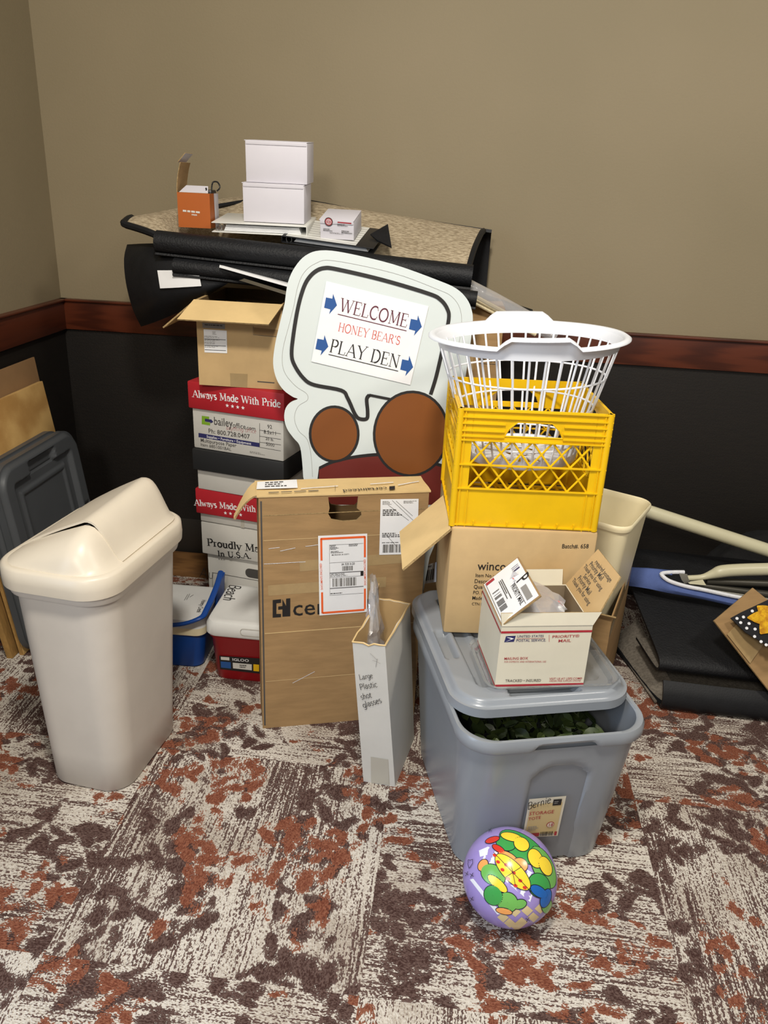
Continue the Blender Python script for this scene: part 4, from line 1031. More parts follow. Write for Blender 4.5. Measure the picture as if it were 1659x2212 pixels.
# ------------------------------------------------------------------ mailing box with open flaps
def mailer():
    th = Thing('mailing_box', 'small white postal mailing box with red stripes and open flaps, on the tote lid', 'box', (1.644, -1.303, ZL + .002), .205)
    w, d, h = .192, .178, .150
    mb = carton_body(w, d, h, 'mailer_white', 'cardboard', .003, bev=0)
    F = th.frame((0, 0, 0), (1, 0, 0), (0, 0, 1)); q = [(1076, 1352), (1271, 1345), (1266, 1486), (1078, 1487)]
    for z in (.006, .1355): F.line(mb, [(-w / 2, z), (w / 2, z)], .0050, 'red_print')
    FL = th.frame((-w / 2, 0, 0), (0, -1, 0), (0, 0, 1))
    for z in (.006, .1355): FL.line(mb, [(-d, z), (0, z)], .0050, 'red_print')
    F.text(mb, 'UNITED STATES', (1117, 1377), (1174, 1376), 'ink_navy', .03, 1.05); F.text(mb, 'POSTAL SERVICE.', (1115, 1386), (1179, 1385), 'ink_navy', .03, 1.05)
    F.pline(mb, [(1116, 1379.5), (1176, 1378.5)], .0008, 'ink_red')
    F.ppoly(mb, [(1093, 1374), (1089, 1387), (1110, 1386), (1114, 1373)], 'ink_navy'); F.ppoly(mb, [(1094, 1376), (1104, 1377), (1110, 1379), (1091, 1386), (1104, 1380)], 'white_paint', .0012)
    F.pline(mb, [(1186, 1371), (1186, 1386)], .0008, 'ink_red')
    F.text(mb, 'PRIORITY®', (1193, 1378), (1251, 1376), 'ink_red', .03, .8); F.text(mb, 'MAIL', (1206, 1387), (1233, 1386), 'ink_red', .03, .78)
    F.text(mb, 'MAILING BOX', (1089, 1425), (1140, 1424), 'ink_red', .03, 1.1); F.text(mb, 'FOR DOMESTIC AND INTERNATIONAL USE', (1089, 1431), (1179, 1430.5), 'ink_red', 0, 1.3)
    F.text(mb, 'TRACKED • INSURED', (1091, 1473), (1168, 1472), 'ink_soft', .02, 1.15); F.text(mb, 'VISIT US AT USPS.COM®', (1186, 1468), (1257, 1467), 'ink_red', .02, 1.1); F.text(mb, 'ORDER FREE SUPPLIES ONLINE', (1186, 1472.5), (1254, 1471.5), 'ink_red', 0, 1.2)
    th.part(mb, 'body')
    mb = flap((-w / 2, 0, h), (w / 2, 0, h), (.004, .004, .028), .003, 'cardboard', 'mailer_white', jag=.0008, shape=(-.04, -.06)); th.part(mb, 'front_flap')
    # left flap with the label, rising inward
    a = Vector((-w / 2, d, h)); b = Vector((-w / 2, 0, h)); out = Vector((.068, -.018, .078)); mb = MB()
    mb = flap(b, a, out, .003, 'cardboard', 'mailer_white'); 
    th.part(mb, 'left_flap')
    nrm = (b - a).cross(out).normalized(); x = (a - b).normalized(); y = x.cross(out).cross(x)
    Fp = Fr(th.X, b, (b - a) * -1, out - x * out.dot(x)); 
    if Fp.n.x > 0: Fp = Fr(th.X, a, b - a, out - x * out.dot(x))
    mb = MB(); W, Hh = (a - b).length, out.length; c0 = out.dot(Fp.x)
    def g(u, v): return (W * u + c0 * v, v * y.normalized().dot(out))
    def gq(u0, v0, u1, v1, m, L): Fp.poly(mb, [g(u0, v0), g(u1, v0), g(u1, v1), g(u0, v1)], m, L)
    gq(.02, .03, .98, .97, 'paper', .0022); L = .0030
    r = random.Random(2)
    Fp.text(mb, 'PRIORITY MAIL', g(.46, .55), g(.92, .55), 'ink', .03, 1.3, L, px=False); Fp.text(mb, 'P', g(.46, .70), g(.56, .70), 'ink', .05, 1.2, L, px=False)
    gq(.42, .66, .95, .67, 'ink_soft', L); gq(.62, .72, .92, .86, 'ink_grey', L)
    for k in range(34): 
        x0 = .30 + .5 * k / 34
        if r.random() < .6: gq(x0, .12, x0 + .008, .30, 'ink_soft', L)
    for v in (.36, .40, .44): gq(.2, v, .2 + r.uniform(.3, .5), v + .02, 'ink_soft', L)
    for k in range(14):
        if r.random() < .6: gq(.08 + .012 * k, .74, .08 + .012 * k + .008, .92, 'ink_navy', L)
    gq(.04, .06, .9, .08, 'ink_grey', L); gq(.04, .08, .10, .30, 'ink_red', L)
    th.part(mb, 'address_label')
    # right flap printed inside
    a = Vector((w / 2, 0, h)); b = Vector((w / 2, d, h)); out = Vector((.058, .035, .092))
    mb = flap(a, b, out, .003, 'cardboard_pale', 'cardboard_pale', shape=(0, .25))
    x = (b - a).normalized(); y = (out - x * out.dot(x)).normalized(); Fp = Fr(th.X, a, x, y)
    sgn = 1 if Fp.n.x < 0 else -1
    lines = ('Thank you for using', 'Priority Mail', 'Service', 'Thank you for using', 'Priority Mail', 'required postage')
    if sgn < 0: Fp = Fr(th.X, b, -x, y)
    for i, s in enumerate(lines):
        v = .016 + .0135 * i; u0 = .03
        if sgn < 0: u0 = .012
        Fp.text(mb, s, (u0 + .012 * (i % 3), v), (u0 + .012 * (i % 3) + .0058 * len(s), v), 'ink_soft', .02, 1.1, .0022, px=False)
    th.part(mb, 'right_flap', 'printed brown inner flap')
    # back flap with label standing
    mb = flap((w / 2 - .01, d, h), (-w / 2 + .09, d, h), (0, .010, .034), .003, 'mailer_white', 'mailer_white'); th.part(mb, 'back_flap')
    # things in the box
    bg = Thing('zip_bag', 'clear zip bag with a pink seal sticking out of the mailing box', 'bag', (1.644, -1.303, ZL + .03), .205)
    mb = MB(); r = random.Random(9); P = []
    for i in range(11):
        u = i / 10; row = []
        for j in range(7):
            v = j / 6
            row.append(V3(-.055 + .135 * u + r.uniform(-.002, .002), .09 + .02 * math.sin(u * 5 + v * 4) + .03 * v, .05 + v * (.145 - .085 * u) + r.uniform(-.003, .003)))
        P.append(row)
    mb.sheet(P, .0008, 'clear_film'); P2 = [[p + V3(0, -.02 - .012 * math.sin(k), -.012) for k, p in enumerate(row)] for row in P]; mb.sheet(P2, .0008, 'clear_film'); bg.part(mb, 'bag')
    mb = MB(); mb.tube([P[i][6] + V3(0, -.003, -.016) for i in range(11)], .0011, 'ink_coral', 6); bg.part(mb, 'zip_seal')
    pk = Thing('packed_parts', 'gray and black small parts packed inside the mailing box', 'parts', (1.644, -1.303, ZL + .006), .205)
    mb = MB(); mb.box((-.035, .07, .045), (.09, .10, .13), 'pole_cream', bev=.006); mb.box((.045, .075, .053), (.07, .11, .10), 'binder_black', bev=.01); mb.box((.03, .135, .055), (.1, .03, .13), 'paper', bev=.003); pk.part(mb, 'contents')
mailer()

# ------------------------------------------------------------------ brown carton under the yellow crate
def brown_carton():
    th = Thing('shipping_carton', 'brown shipping carton with black print and one raised flap, under the yellow crate', 'box', (1.597, -1.098, ZL + .001), .119)
    w, d, h = .330, .30, .2705
    mb = carton_body(w, d, h, 'cardboard_pale', openb=False, bev=.006)
    F = th.frame((0, 0, 0), (1, 0, 0), (0, 0, 1))
    F.text(mb, 'winco', (1031, 1231), (1092, 1232), 'ink', .03, 1.15)
    rows = (('Item No.: CHB-', 1027, 1246, 1085), ('Description: Burger w/Star', 1025, 1259, 1238), ('Quantity:', 1024, 1272, 1064), ('PO. No.: 4', 1022, 1284, 1067), ('Made in China', 1021, 1296, 1078), ('CTN No.:', 1019, 1308, 1052))
    F.text(mb, 'Item No.: CHB-', (1027, 1246), (1092, 1248), 'ink', .015, 1.2); F.text(mb, 'Descriptio', (1025, 1259), (1072, 1260.5), 'ink', .015, 1.2)
    F.text(mb, 'Quantity', (1023, 1271), (1062, 1272), 'ink', .015, 1.2); F.text(mb, 'PO. No.: 4', (1022, 1283), (1064, 1284), 'ink', .015, 1.2)
    F.text(mb, 'Made in C', (1020, 1295), (1062, 1296), 'ink', .015, 1.2); F.text(mb, 'CTN No.:', (1019, 1307), (1052, 1308), 'ink', .015, 1.2)
    F.text(mb, 'Batch#. 658', (1214, 1184), (1271, 1184), 'ink', .015, 1.2)
    th.part(mb, 'body')
    FL = th.frame((-w / 2 - .0005, 0, 0), (0, -1, 0), (0, 0, 1)); mb = MB(); q = [(916, 1222), (944, 1214), (943, 1257), (907, 1263)]
    FL.quad(mb, q, 'paper', .001); FL.bars(mb, q, .15, .3, .9, .85, 'ink', 10, 2, .0016); FL.micro(mb, q, .2, .1, .7, .2, 1, 'ink_soft', 2, .0016); th.part(mb, 'barcode_label')
    mb = flap((-w / 2 - .001, .20, h - .002), (-w / 2 - .001, -.004, h - .002), (-.105, -.070, -.080), .005, 'cardboard_light', 'cardboard', shape=(-.1, .1)); th.part(mb, 'raised_flap')
    mb = MB(); F3 = Fr(th.X, (0, 0, 0), (1, 0, 0), (0, 0, 1))
brown_carton()
# ------------------------------------------------------------------ yellow milk crate
def crate():
    th = Thing('milk_crate', 'yellow plastic milk crate with lattice sides, standing on the brown carton', 'crate', (1.592, -1.093, .6920), .101)
    w, d, h, t, m = .330, .305, .270, .004, 'yellow_plastic'
    def side(L, skip=0):
        """one wall in x (0..L) and z, y = 0 outside, y > 0 inwards"""
        mb = MB(); B = lambda x0, x1, z0, z1, y0=0.004, y1=0.008: mb.box(((x0 + x1) / 2, (y0 + y1) / 2, (z0 + z1) / 2), (x1 - x0, abs(y1 - y0), z1 - z0), m)
        p = .034
        B(.002, p, 0, h); B(L - p, L - .002, 0, h)
        z1, z2, z3 = h * .335, h * .54, h * .745
        B(p, L - p, .0, z1 - .002)
        # top band with a hand hole
        hx0, hx1 = L * .31, L * .69; hz0, hz1 = h * .785, h * .905
        FX = Matrix(((1, 0, 0, 0), (0, 0, -1, .004), (0, 1, 0, 0), (0, 0, 0, 1)))
        hole = [(hx0, hz0), (hx1, hz0), (hx1 - .008, hz0 + (hz1 - hz0) * .5), (hx1 - .026, hz1), (hx0 + .026, hz1), (hx0 + .008, hz0 + (hz1 - hz0) * .5)]
        mb.slab([(p - .001, z3), (L - p + .001, z3), (L - p + .001, h), (p - .001, h)], .004, FX, m, holes=[hole])
        for a, b in zip(hole, hole[1:] + hole[:1]):
            mb.tube([(a[0], .004, a[1]), (b[0], .004, b[1])], .0018, m, 6)
        for z in (h - .003, h - .018, h - .032, h - .048, h - .060, z3, z2, z1, .004):
            dp = .005
            if hz0 - .004 < z < hz1 + .002:
                mb.box((hx0 / 2 + .0, .002, z), (hx0, dp, .003), m); mb.box(((L + hx1) / 2, .002, z), (L - hx1, dp, .003), m)
            else: mb.box((L / 2, .002, z), (L, dp, .0032), m)
        for x in (p, L - p, p * .5, L - p * .5): mb.box((x, .003, h * .16 if x in (p, L - p) else h / 2), (.0024, .004, h * .33 if x in (p, L - p) else h), m)
        for k in range(7): mb.box((p + (L - 2 * p) * (k + .5) / 7, .002, .008), (.003, .005, .012), m)
        # lattice, two rows
        n = 6; wx = L - 2 * p
        for za, zb in ((z1, z2), (z2, z3)):
            for k in range(-1, n + 1):
                for sg in (1, -1):
                    x0 = p + wx * (k + (0 if sg > 0 else 1)) / n; x1 = x0 + sg * wx / n * 1.0
                    a, b = Vector((x0, .006, za)), Vector((x1, .006, zb))
                    if min(x0, x1) < p - .001 or max(x0, x1) > L - p + .001: continue
                    mb.tube([a, b], .0024, m, 6)
        return mb
    spec = ((w, Matrix.Translation((-w / 2, 0, 0)), 'front_wall'), (w, Matrix.Translation((w / 2, d, 0)) @ Matrix.Rotation(math.pi, 4, 'Z'), 'back_wall'),
            (d, Matrix.Translation((w / 2, 0, 0)) @ Matrix.Rotation(math.pi / 2, 4, 'Z'), 'side_wall'), (d, Matrix.Translation((-w / 2, d, 0)) @ Matrix.Rotation(-math.pi / 2, 4, 'Z'), 'side_wall'))
    for L, X, nm in spec:
        s = side(L); s.v = [X @ v for v in s.v]; th.part(s, nm)
    for sx in (-1, 1):
        for y in (0, d): mb = MB(); mb.tube([(sx * (w / 2 - .006), y + (.006 if y == 0 else -.006), 0), (sx * (w / 2 - .006), y + (.006 if y == 0 else -.006), h)], .008, m, 12); th.part(mb, 'corner_post')
    mb = MB()
    for k in range(11):
        x = -w / 2 + .01 + (w - .02) * k / 10; mb.box((x, d / 2, .004), (.007, d - .02, .005), m)
        y = .01 + (d - .02) * k / 10; mb.box((0, y, .0035), (w - .02, .007, .004), m)
    for k in range(7): mb.tube([(0, d / 2, .0075), (.14 * math.cos(k * .9), d / 2 + .13 * math.sin(k * .9), .0075)], .004, m, 6)
    th.part(mb, 'base_grid')
crate()

# ------------------------------------------------------------------ white laundry basket inside the crate
def laundry():
    th = Thing('laundry_basket', 'white round laundry basket of thin ribs, sitting inside the yellow crate', 'basket', (1.581, -.935, .822), .06, -.012, -.045)
    m = 'basket_white'; Hh = .278
    def E(a, z):                     # wall of the basket: rx, ry at height z
        u = max(0, z) / Hh; rx = .125 + .080 * u ** 1.05; ry = .112 + .078 * u ** 1.05
        return V3(rx * math.cos(a), ry * math.sin(a), z)
    N = 96
    def lift(a):                     # raised grip front and back
        k = min(abs((a - math.pi * 1.5 + math.pi) % (2 * math.pi) - math.pi), abs((a - math.pi * .5 + math.pi) % (2 * math.pi) - math.pi))
        return .021 * (1 - sst(k, .27, .40))
    rings = []
    for dr, z in ((.000, Hh - .030), (.003, Hh - .030), (.008, Hh - .004), (.016, Hh - .001), (.024, Hh - .006), (.024, Hh - .009), (.014, Hh - .006), (.004, Hh - .010), (.000, Hh - .030)):
        r = []
        for k in range(N):
            a = 2 * math.pi * k / N; p = E(a, min(z, Hh - .02)); q = p.xy.normalized() * dr
            r.append(V3(p.x + q.x, p.y + q.y, z + (lift(a) if z > Hh - .02 else lift(a) * 0)))
        rings.append(r)
    mb = MB(); mb.loft(rings, m); th.part(mb, 'rim', sharp=60)
    mb = MB(); n = 36
    for k in range(n):
        a = 2 * math.pi * (k + .5) / n
        mb.tube([E(a, .0), E(a, .10), E(a, .2), E(a, Hh - .026)], .0026, m, 6)
    for z, r in ((.035, .0024), (.115, .0024), (.185, .0024)): mb.tube([E(2 * math.pi * k / N, z) for k in range(N)], r, m, 6, closed=True)
    th.part(mb, 'ribs', sharp=60)
    mb = MB()
    mb.loft([[E(2 * math.pi * k / N, z) * s + V3(0, 0, z * (1 - s)) for k in range(N)] for s, z in ((1.0, .012), (1.01, .012), (1.01, -.008), (.99, -.010), (.985, .0))], m)
    mb.loft([[E(2 * math.pi * k / N, 0) * s for k in range(N)] for s in (.99, .86)], m); 
    for k in range(24):
        a = 2 * math.pi * k / 24; mb.box((0, 0, 0), (.060, .014, .003), m, Matrix.Translation((.075 * math.cos(a), .069 * math.sin(a), .001)) @ Matrix.Rotation(a, 4, 'Z'))
    mb.loft([[E(2 * math.pi * k / N, 0) * s for k in range(N)] for s in (.40, .30)], m)
    mb.loft([[E(2 * math.pi * k / N, 0) * s + V3(0, 0, z) for k in range(N)] for s, z in ((.22, 0), (.2, .002), (.01, .002))], m)
    for k in range(6):
        a = 2 * math.pi * k / 6; mb.box((0, 0, 0), (.03, .008, .003), m, Matrix.Translation((.03 * math.cos(a), .027 * math.sin(a), .001)) @ Matrix.Rotation(a, 4, 'Z'))
    th.part(mb, 'base', sharp=60)
laundry()

# ------------------------------------------------------------------ brown box behind the tote with the cream wastebasket in it
th = Thing('open_box', 'brown open box holding the cream wastebasket, behind the gray tote', 'box', (1.742, -.790, 0), -.31)
mb = carton_body(.29, .406, .345, 'cardboard', 'cardboard', .004)
F = th.frame((.145, 0, 0), (0, 1, 0), (0, 0, 1)); F.line(mb, [(.005, .30), (.40, .31)], .04, 'tape_clear')
th.part(mb, 'body')
mb = flap((-.145, 0, .344), (.145, 0, .344), (.01, -.012, .012), .004, 'cardboard_pale', jag=.004); th.part(mb, 'torn_flap')
def wastebasket():
    th = Thing('wastebasket', 'cream plastic wastebasket standing in the brown box beside the crate', 'wastebasket', (1.835, -.615, .008), -.44, -.02, .03)
    def RR(w, d, z, r): return [V3(p[0], p[1], z) for p in rrect(w, d, r, 8)]
    mb = MB(); m = 'cream_plastic'; H = .575
    mb.loft([RR(.150, .19, 0, .03), RR(.156, .196, .006, .032), RR(.205, .265, H - .02, .040), RR(.216, .276, H - .018, .044), RR(.220, .280, H - .010, .046), RR(.218, .278, H - .002, .045), RR(.212, .272, H, .042), RR(.206, .266, H - .004, .040), RR(.204, .264, H - .02, .039), RR(.150, .19, .006, .028)], m, cap0=True, cap1=True)
    th.part(mb, 'body', sharp=50)
wastebasket()

# ------------------------------------------------------------------ tall brown carton behind the sign
th = Thing('tall_carton', 'tall brown printed carton standing by the wall between sign and laundry basket', 'box', (1.395, -.395, 0), .03)
w, d, h = .285, .26, 1.078
mb = carton_body(w, d, h, 'cardboard', openb=False, bev=.004)
F = th.frame((0, 0, 0), (1, 0, 0), (0, 0, 1)); F.text(mb, 'EPSON', (1036, 781), (1076, 783), 'ink', .015, 1.15); F.pline(mb, [(1036, 785), (1075, 787)], .0015, 'ink_soft')
F.ppoly(mb, [(1015, 765), (1015, 800), (1022, 800), (1022, 765)], 'cardboard_pale', .0005); th.part(mb, 'body')

# ------------------------------------------------------------------ mats and rolls on top
def prof(cols, xs, n=6, nx=18):
    """interpolates cross sections (lists of (y, z)) placed at xs"""
    secs = [[Vector((x, p[0], p[1])) for p in c] for x, c in zip(xs, cols)]
    secs = [smooth(s, n) for s in secs]; out = []
    for j in range(len(secs[0])):
        col = smooth([s[j] for s in secs], max(2, nx // (len(secs) - 1))); out.append(col)
    return [list(r) for r in zip(*out)]
def carpet_mat():
    th = Thing('carpet_mat', 'tan pile mat with black rubber backing, folded over and draped along the wall', 'mat', (0, 0, 0))
    cols = [[(-.425, 1.252), (-.41, 1.256), (-.395, 1.260), (-.375, 1.264), (-.36, 1.264)],
            [(-.455, 1.232), (-.43, 1.240), (-.37, 1.266), (-.30, 1.286), (-.27, 1.288)],
            [(-.470, 1.190), (-.42, 1.200), (-.29, 1.214), (-.16, 1.300), (-.09, 1.322)],
            [(-.470, 1.185), (-.42, 1.196), (-.28, 1.216), (-.15, 1.315), (-.085, 1.333)],
            [(-.450, 1.160), (-.38, 1.180), (-.26, 1.225), (-.14, 1.290), (-.085, 1.302)],
            [(-.430, 1.110), (-.36, 1.160), (-.27, 1.222), (-.16, 1.262), (-.11, 1.268)]]
    xs = [.432, .53, .64, .80, 1.12, 1.455]
    P = prof(cols, xs, 6, 25); mb = MB()
    for r in P:
        for p in r: p.x -= .05 * sst(p.x, 1.12, 1.45) * max(0, -.12 - p.y) / .3
    mb.sheet(P, .010, 'mat_pile', 'rubber_smooth', medge='rubber_smooth')
    th.part(mb, 'pile_face')
    # back leg of the fold hangs down along the wall
    cols = [[(-.268, 1.280), (-.23, 1.272), (-.22, 1.265)], [(-.085, 1.333), (-.045, 1.28), (-.040, 1.16)], [(-.085, 1.302), (-.045, 1.24), (-.040, 1.00)], [(-.11, 1.268), (-.060, 1.22), (-.045, .95)]]
    mb = MB(); mb.sheet(prof(cols, [.53, .80, 1.12, 1.485]), .010, 'rubber_smooth'); th.part(mb, 'rubber_back')
    mb = MB(); mb.tube([P[-1][j] + V3(.004, 0, 0) for j in range(len(P[-1]))], .009, 'rubber_smooth', 8); th.part(mb, 'rubber_border')
    mb = MB(); mb.tube([p + V3(0, 0, .002) for p in P[0]][::-1] + [P[i][0] for i in range(1, 11)], .010, 'rubber_smooth', 8); th.part(mb, 'rubber_border')
carpet_mat()
def roll(name, label, p0, p1, r, gap, start, turns=1.25, th_=.006, sq=1.0, m='rubber'):
    """a mat rolled up: spiral sheet from p0 to p1"""
    t = Thing(name, label, 'mat', (0, 0, 0)); a, b = Vector(p0), Vector(p1); ax = (b - a).normalized()
    u = Vector((0, 0, 1)); u = (u - ax * u.dot(ax)).normalized(); v = ax.cross(u); P = []
    N = int(28 * turns)
    for i in range(N + 1):
        q = start + 2 * math.pi * turns * i / N; rr = r - gap * i / N
        P.append([a.lerp(b, k / 12) + (u * math.cos(q) * sq + v * math.sin(q)) * rr for k in range(13)])
    mb = MB(); mb.sheet(P, th_, m); t.part(mb, 'sheet', sharp=60)
roll('rubber_mat', 'long black ribbed mat rolled up, lying under the white boxes and binders', (.548, -.475, 1.212), (1.435, -.475, 1.165), .034, .012, 2.6, 1.4)
roll('rubber_mat', 'second black rolled mat lying just below the long roll', (.60, -.490, 1.150), (1.30, -.475, 1.110), .026, .010, 2.4, 1.3)
roll('rubber_mat', 'short black rolled mat end showing right of the sign', (1.30, -.28, 1.115), (1.62, -.235, 1.030), .028, .01, 2.6, 1.3)
roll('rubber_mat', 'black rolled mat stub poking out just right of the top of the sign', (1.20, -.53, 1.130), (1.452, -.53, 1.112), .024, .009, 2.6, 1.2)
def curl():
    th = Thing('rubber_mat', 'wide black mat end curling down at the left with a blank white tag', 'mat', (0, 0, 0)); mb = MB()
    at = lambda px, py, y: CP + rayd(px, py) * ((y - CP.y) / rayd(px, py).y)
    rows = [[(276, 530, -.36), (330, 528, -.40), (400, 532, -.44), (470, 545, -.45), (540, 560, -.45)],
            [(270, 560, -.40), (330, 556, -.455), (400, 560, -.475), (460, 570, -.48), (520, 585, -.48)],
            [(274, 610, -.41), (330, 602, -.47), (400, 600, -.49), (450, 605, -.49), (500, 606, -.49)],
            [(288, 665, -.40), (330, 652, -.46), (385, 640, -.485), (430, 632, -.49), (478, 618, -.485)],
            [(306, 704, -.36), (335, 694, -.40), (380, 675, -.43), (425, 655, -.45), (455, 632, -.46)]]
    G = [[at(*c) for c in r] for r in rows]
    G = [smooth(r, 5) for r in G]; G = [list(c) for c in zip(*[smooth(c, 5) for c in zip(*G)])]
    mb.sheet(G, .007, 'rubber_smooth'); th.part(mb, 'sheet', sharp=60)
    mb = MB(); c = [at(340, 584, -.487), at(428, 583, -.50), at(435, 618, -.505), at(346, 623, -.492)]
    Pt = [[c[0].lerp(c[1], i / 4).lerp(c[3].lerp(c[2], i / 4), j / 2) + V3(0, -.004 * math.sin(i / 4 * math.pi), 0) for j in range(3)] for i in range(5)]
    mb.sheet(Pt, .0012, 'paper'); th.part(mb, 'tag', 'blank white tag')
curl()
# foam boards seen edge-on below the rolls
def board(label, a, b, dy, t, m, hgt=.05):
    th = Thing('foam_board', label, 'board', (0, 0, 0)); mb = MB(); at = lambda px, py, y: CP + rayd(px, py) * ((y - CP.y) / rayd(px, py).y)
    p, q = at(*a), at(*b); mb.sheet([[p, p + V3(.02, dy, -.018)], [q, q + V3(.02, dy, -.018)]], t, m, medge=m); th.part(mb, 'panel')
board('upper white board edge sticking out under the black rolls, left of the sign', (474, 575, -.52), (640, 622, -.60), .12, .007, 'paper')
board('lower silvery board edge above the open carton, left of the sign', (517, 602, -.50), (640, 640, -.58), .10, .009, 'steel')
# clear sleeve of wooden dowels right of the sign
def dowels():
    at = lambda px, py, y: CP + rayd(px, py) * ((y - CP.y) / rayd(px, py).y)
    a, b = at(1003, 618, -.43), at(1198, 722, -.34); ax = (b - a).normalized(); u = ax.cross(V3(0, 0, 1)).normalized(); v = u.cross(ax)
    th = Thing('dowel_bundle', 'pale wooden dowels in a clear plastic sleeve, slanting right of the sign', 'dowels', (0, 0, 0)); mb = MB()
    for i, (x, y) in enumerate(((0, -.012), (.012, -.016), (.006, -.026), (-.01, -.024))): mb.tube([a.lerp(b, .02) + u * x + v * y, a.lerp(b, .82 - .05 * (i % 2)) + u * x + v * y], .0065, 'wood_cream', 10)
    th.part(mb, 'dowel')
    mb = MB(); mb.tube([a, a.lerp(b, .3), a.lerp(b, .7), b], [.024, .026, .025, .022], 'clear_film', 16); th.part(mb, 'sleeve')
dowels()

# ------------------------------------------------------------------ small boxes and binders on the mats
def at_y(px, py, y): return CP + rayd(px, py) * ((y - CP.y) / rayd(px, py).y)
def orange_box():
    th = Thing('small_carton', 'small orange carton with its lid flap standing open, leftmost on the mats', 'box', (.642, -.425, 1.252), .05)
    w, d, h = .092, .095, .092
    mb = carton_body(w, d, h, 'orange_box', 'box_white', .002, bev=0); F = th.frame((0, 0, 0), (1, 0, 0), (0, 0, 1))
    F.micro(mb, [(395, 453), (452, 459), (452, 463), (395, 457)], 0, 0, 1, 1, 1, 'carton_white', 3, .0008, 1); F.micro(mb, [(414, 462), (432, 464), (432, 467), (414, 465)], 0, 0, 1, 1, 1, 'carton_white', 4, .0008, 1)
    FR_ = th.frame((w / 2, 0, 0), (0, 1, 0), (0, 0, 1)); FR_.poly(mb, [(.052, 0), (d, 0), (d, h), (.045, h)], 'box_white', .0005); th.part(mb, 'body')
    mb = flap((-w / 2, d, h), (-w / 2, 0, h), (.002, 0, .078), .002, 'cardboard', 'orange_box', curl=-.012); th.part(mb, 'lid_flap')
    mb = flap((-w / 2 + .001, d, h + .078), (-w / 2 + .001, .02, h + .078), (.022, 0, .024), .002, 'box_white', 'orange_box', curl=0); th.part(mb, 'tuck_flap')
    mb = flap((-w / 2 + .006, 0, h), (w / 2 - .004, 0, h), (0, .035, .018), .0015, 'box_white', shape=(.14, .1)); th.part(mb, 'dust_flap')
    f = Thing('eyeglasses', 'black-framed eyeglasses resting in the small orange carton', 'eyeglasses', (.642, -.425, 1.252), .05); mb = MB()
    mb.box((.004, .062, .090), (.078, .055, .022), 'binder_black', bev=.004)
    mb.tube(smooth([(.030, .085, .098), (.033, .09, .120), (.047, .09, .122), (.054, .088, .108), (.046, .084, .098)], 4), .0022, 'binder_black', 8); mb.tube(smooth([(.026, .03, .098), (.032, .02, .105), (.034, .012, .095), (.033, .008, .086)], 4), .0022, 'binder_black', 8); f.part(mb, 'frame')
orange_box()
def binder(label, X0, yaw, w, d, t, m, roll=0, pitch=0):
    th = Thing('ring_binder', label, 'binder', X0, yaw, pitch, roll); mb = MB()
    mb.box((0, d / 2, .0012), (w, d, .0024), m, bev=.001); mb.box((0, d / 2, t), (w, d, .0024), m, bev=.001); mb.box((w / 2, d / 2, t / 2), (.0024, d, t), m, bev=.001) if 'under the white' in label else mb.box((-w / 2, d / 2, t / 2), (.0024, d, t), m, bev=.001)
    th.part(mb, 'cover')
    mb = MB(); 
    for k in range(7):
        z = .004 + (t - .009) * k / 7; mb.box((.008, d / 2 + .004, z + .001), (w - .05 - .002 * k, d - .016, (t - .010) / 7 * .8), 'paper')
    th.part(mb, 'pages')
    for y in (.012, d / 2, d - .012):
        mb = MB(); mb.tube([(-w / 2 + .018 + .008 * math.cos(a), y, t / 2 + .009 * math.sin(a)) for a in [i * math.pi / 7 for i in range(15)]], .0014, 'steel', 6); th.part(mb, 'ring')
    return th
binder('white ring binder lying under the white boxes, right of the orange carton', (.832, -.440, 1.244), .055, .268, .20, .026, 'binder_white', 0, .09)
th = binder('thin dark ring binder with a glossy striped cover, under the small printed box', (1.028, -.455, 1.216), -.06, .262, .20, .018, 'binder_black', .075, .20)
mb = MB(); mb.box((-.02, .1, .0198), (.20, .19, .0006), 'binder_white'); 
for k in range(8): mb.box((-.02, .015 + .022 * k, .0203), (.2, .0022, .0004), 'ink_grey')
th.part(mb, 'cover_sheet')
def card_box(name, label, p, yaw, w, d, h, group=None, pitch=0):
    th = Thing(name, label, 'box', p, yaw, pitch, group=group); mb = MB(); mb.box((0, d / 2, h / 2), (w, d, h), 'box_white', bev=.0012)
    th.part(mb, 'body'); mb = MB(); mb.box((-.001, d / 2 - .001, h + .0012), (w + .003, d + .002, .002), 'box_white', bev=.0008); mb.box((.0, -.0012, h - .004), (w * .98, .0016, .009), 'box_white', bev=.0005); th.part(mb, 'tuck_lid'); return th
card_box('carton_box', 'lower plain white box of the two stacked on the binder', (.868, -.412, 1.2755), .045, .172, .13, .100, pitch=.05)
card_box('carton_box', 'upper plain white box of the two, top of the whole pile', (.876, -.408, 1.3790), .055, .170, .13, .104, pitch=.05)
th = card_box('small_box', 'small white printed box with a round red emblem, on the dark binder', (1.052, -.430, 1.2410), -.03, .095, .125, .050, pitch=.20)
F = th.frame((0, -.0022, 0), (1, 0, 0), (0, 0, 1)); mb = MB()
c = F.at(710, 479); 
for r_, m_, l_ in ((.0118, 'ink_soft', .0002), (.0098, 'ink_red', .0005), (.0074, 'white_paint', .0008), (.0062, 'ink_red', .0011)): F.poly(mb, [(c.x + r_ * math.cos(a), c.y + r_ * math.sin(a)) for a in [k * .2618 for k in range(24)]], m_, l_)
F.line(mb, [(c.x + .004, c.y + .003), (c.x - .002, c.y + .004), (c.x - .003, c.y), (c.x + .003, c.y), (c.x + .002, c.y - .004), (c.x - .004, c.y - .003)], .0014, 'white_paint', .0015)
q = [(697, 472), (768, 478), (766, 511), (694, 503)]
F.gquad(mb, q, .46, .12, .88, .2, 'ink_red', .0006)
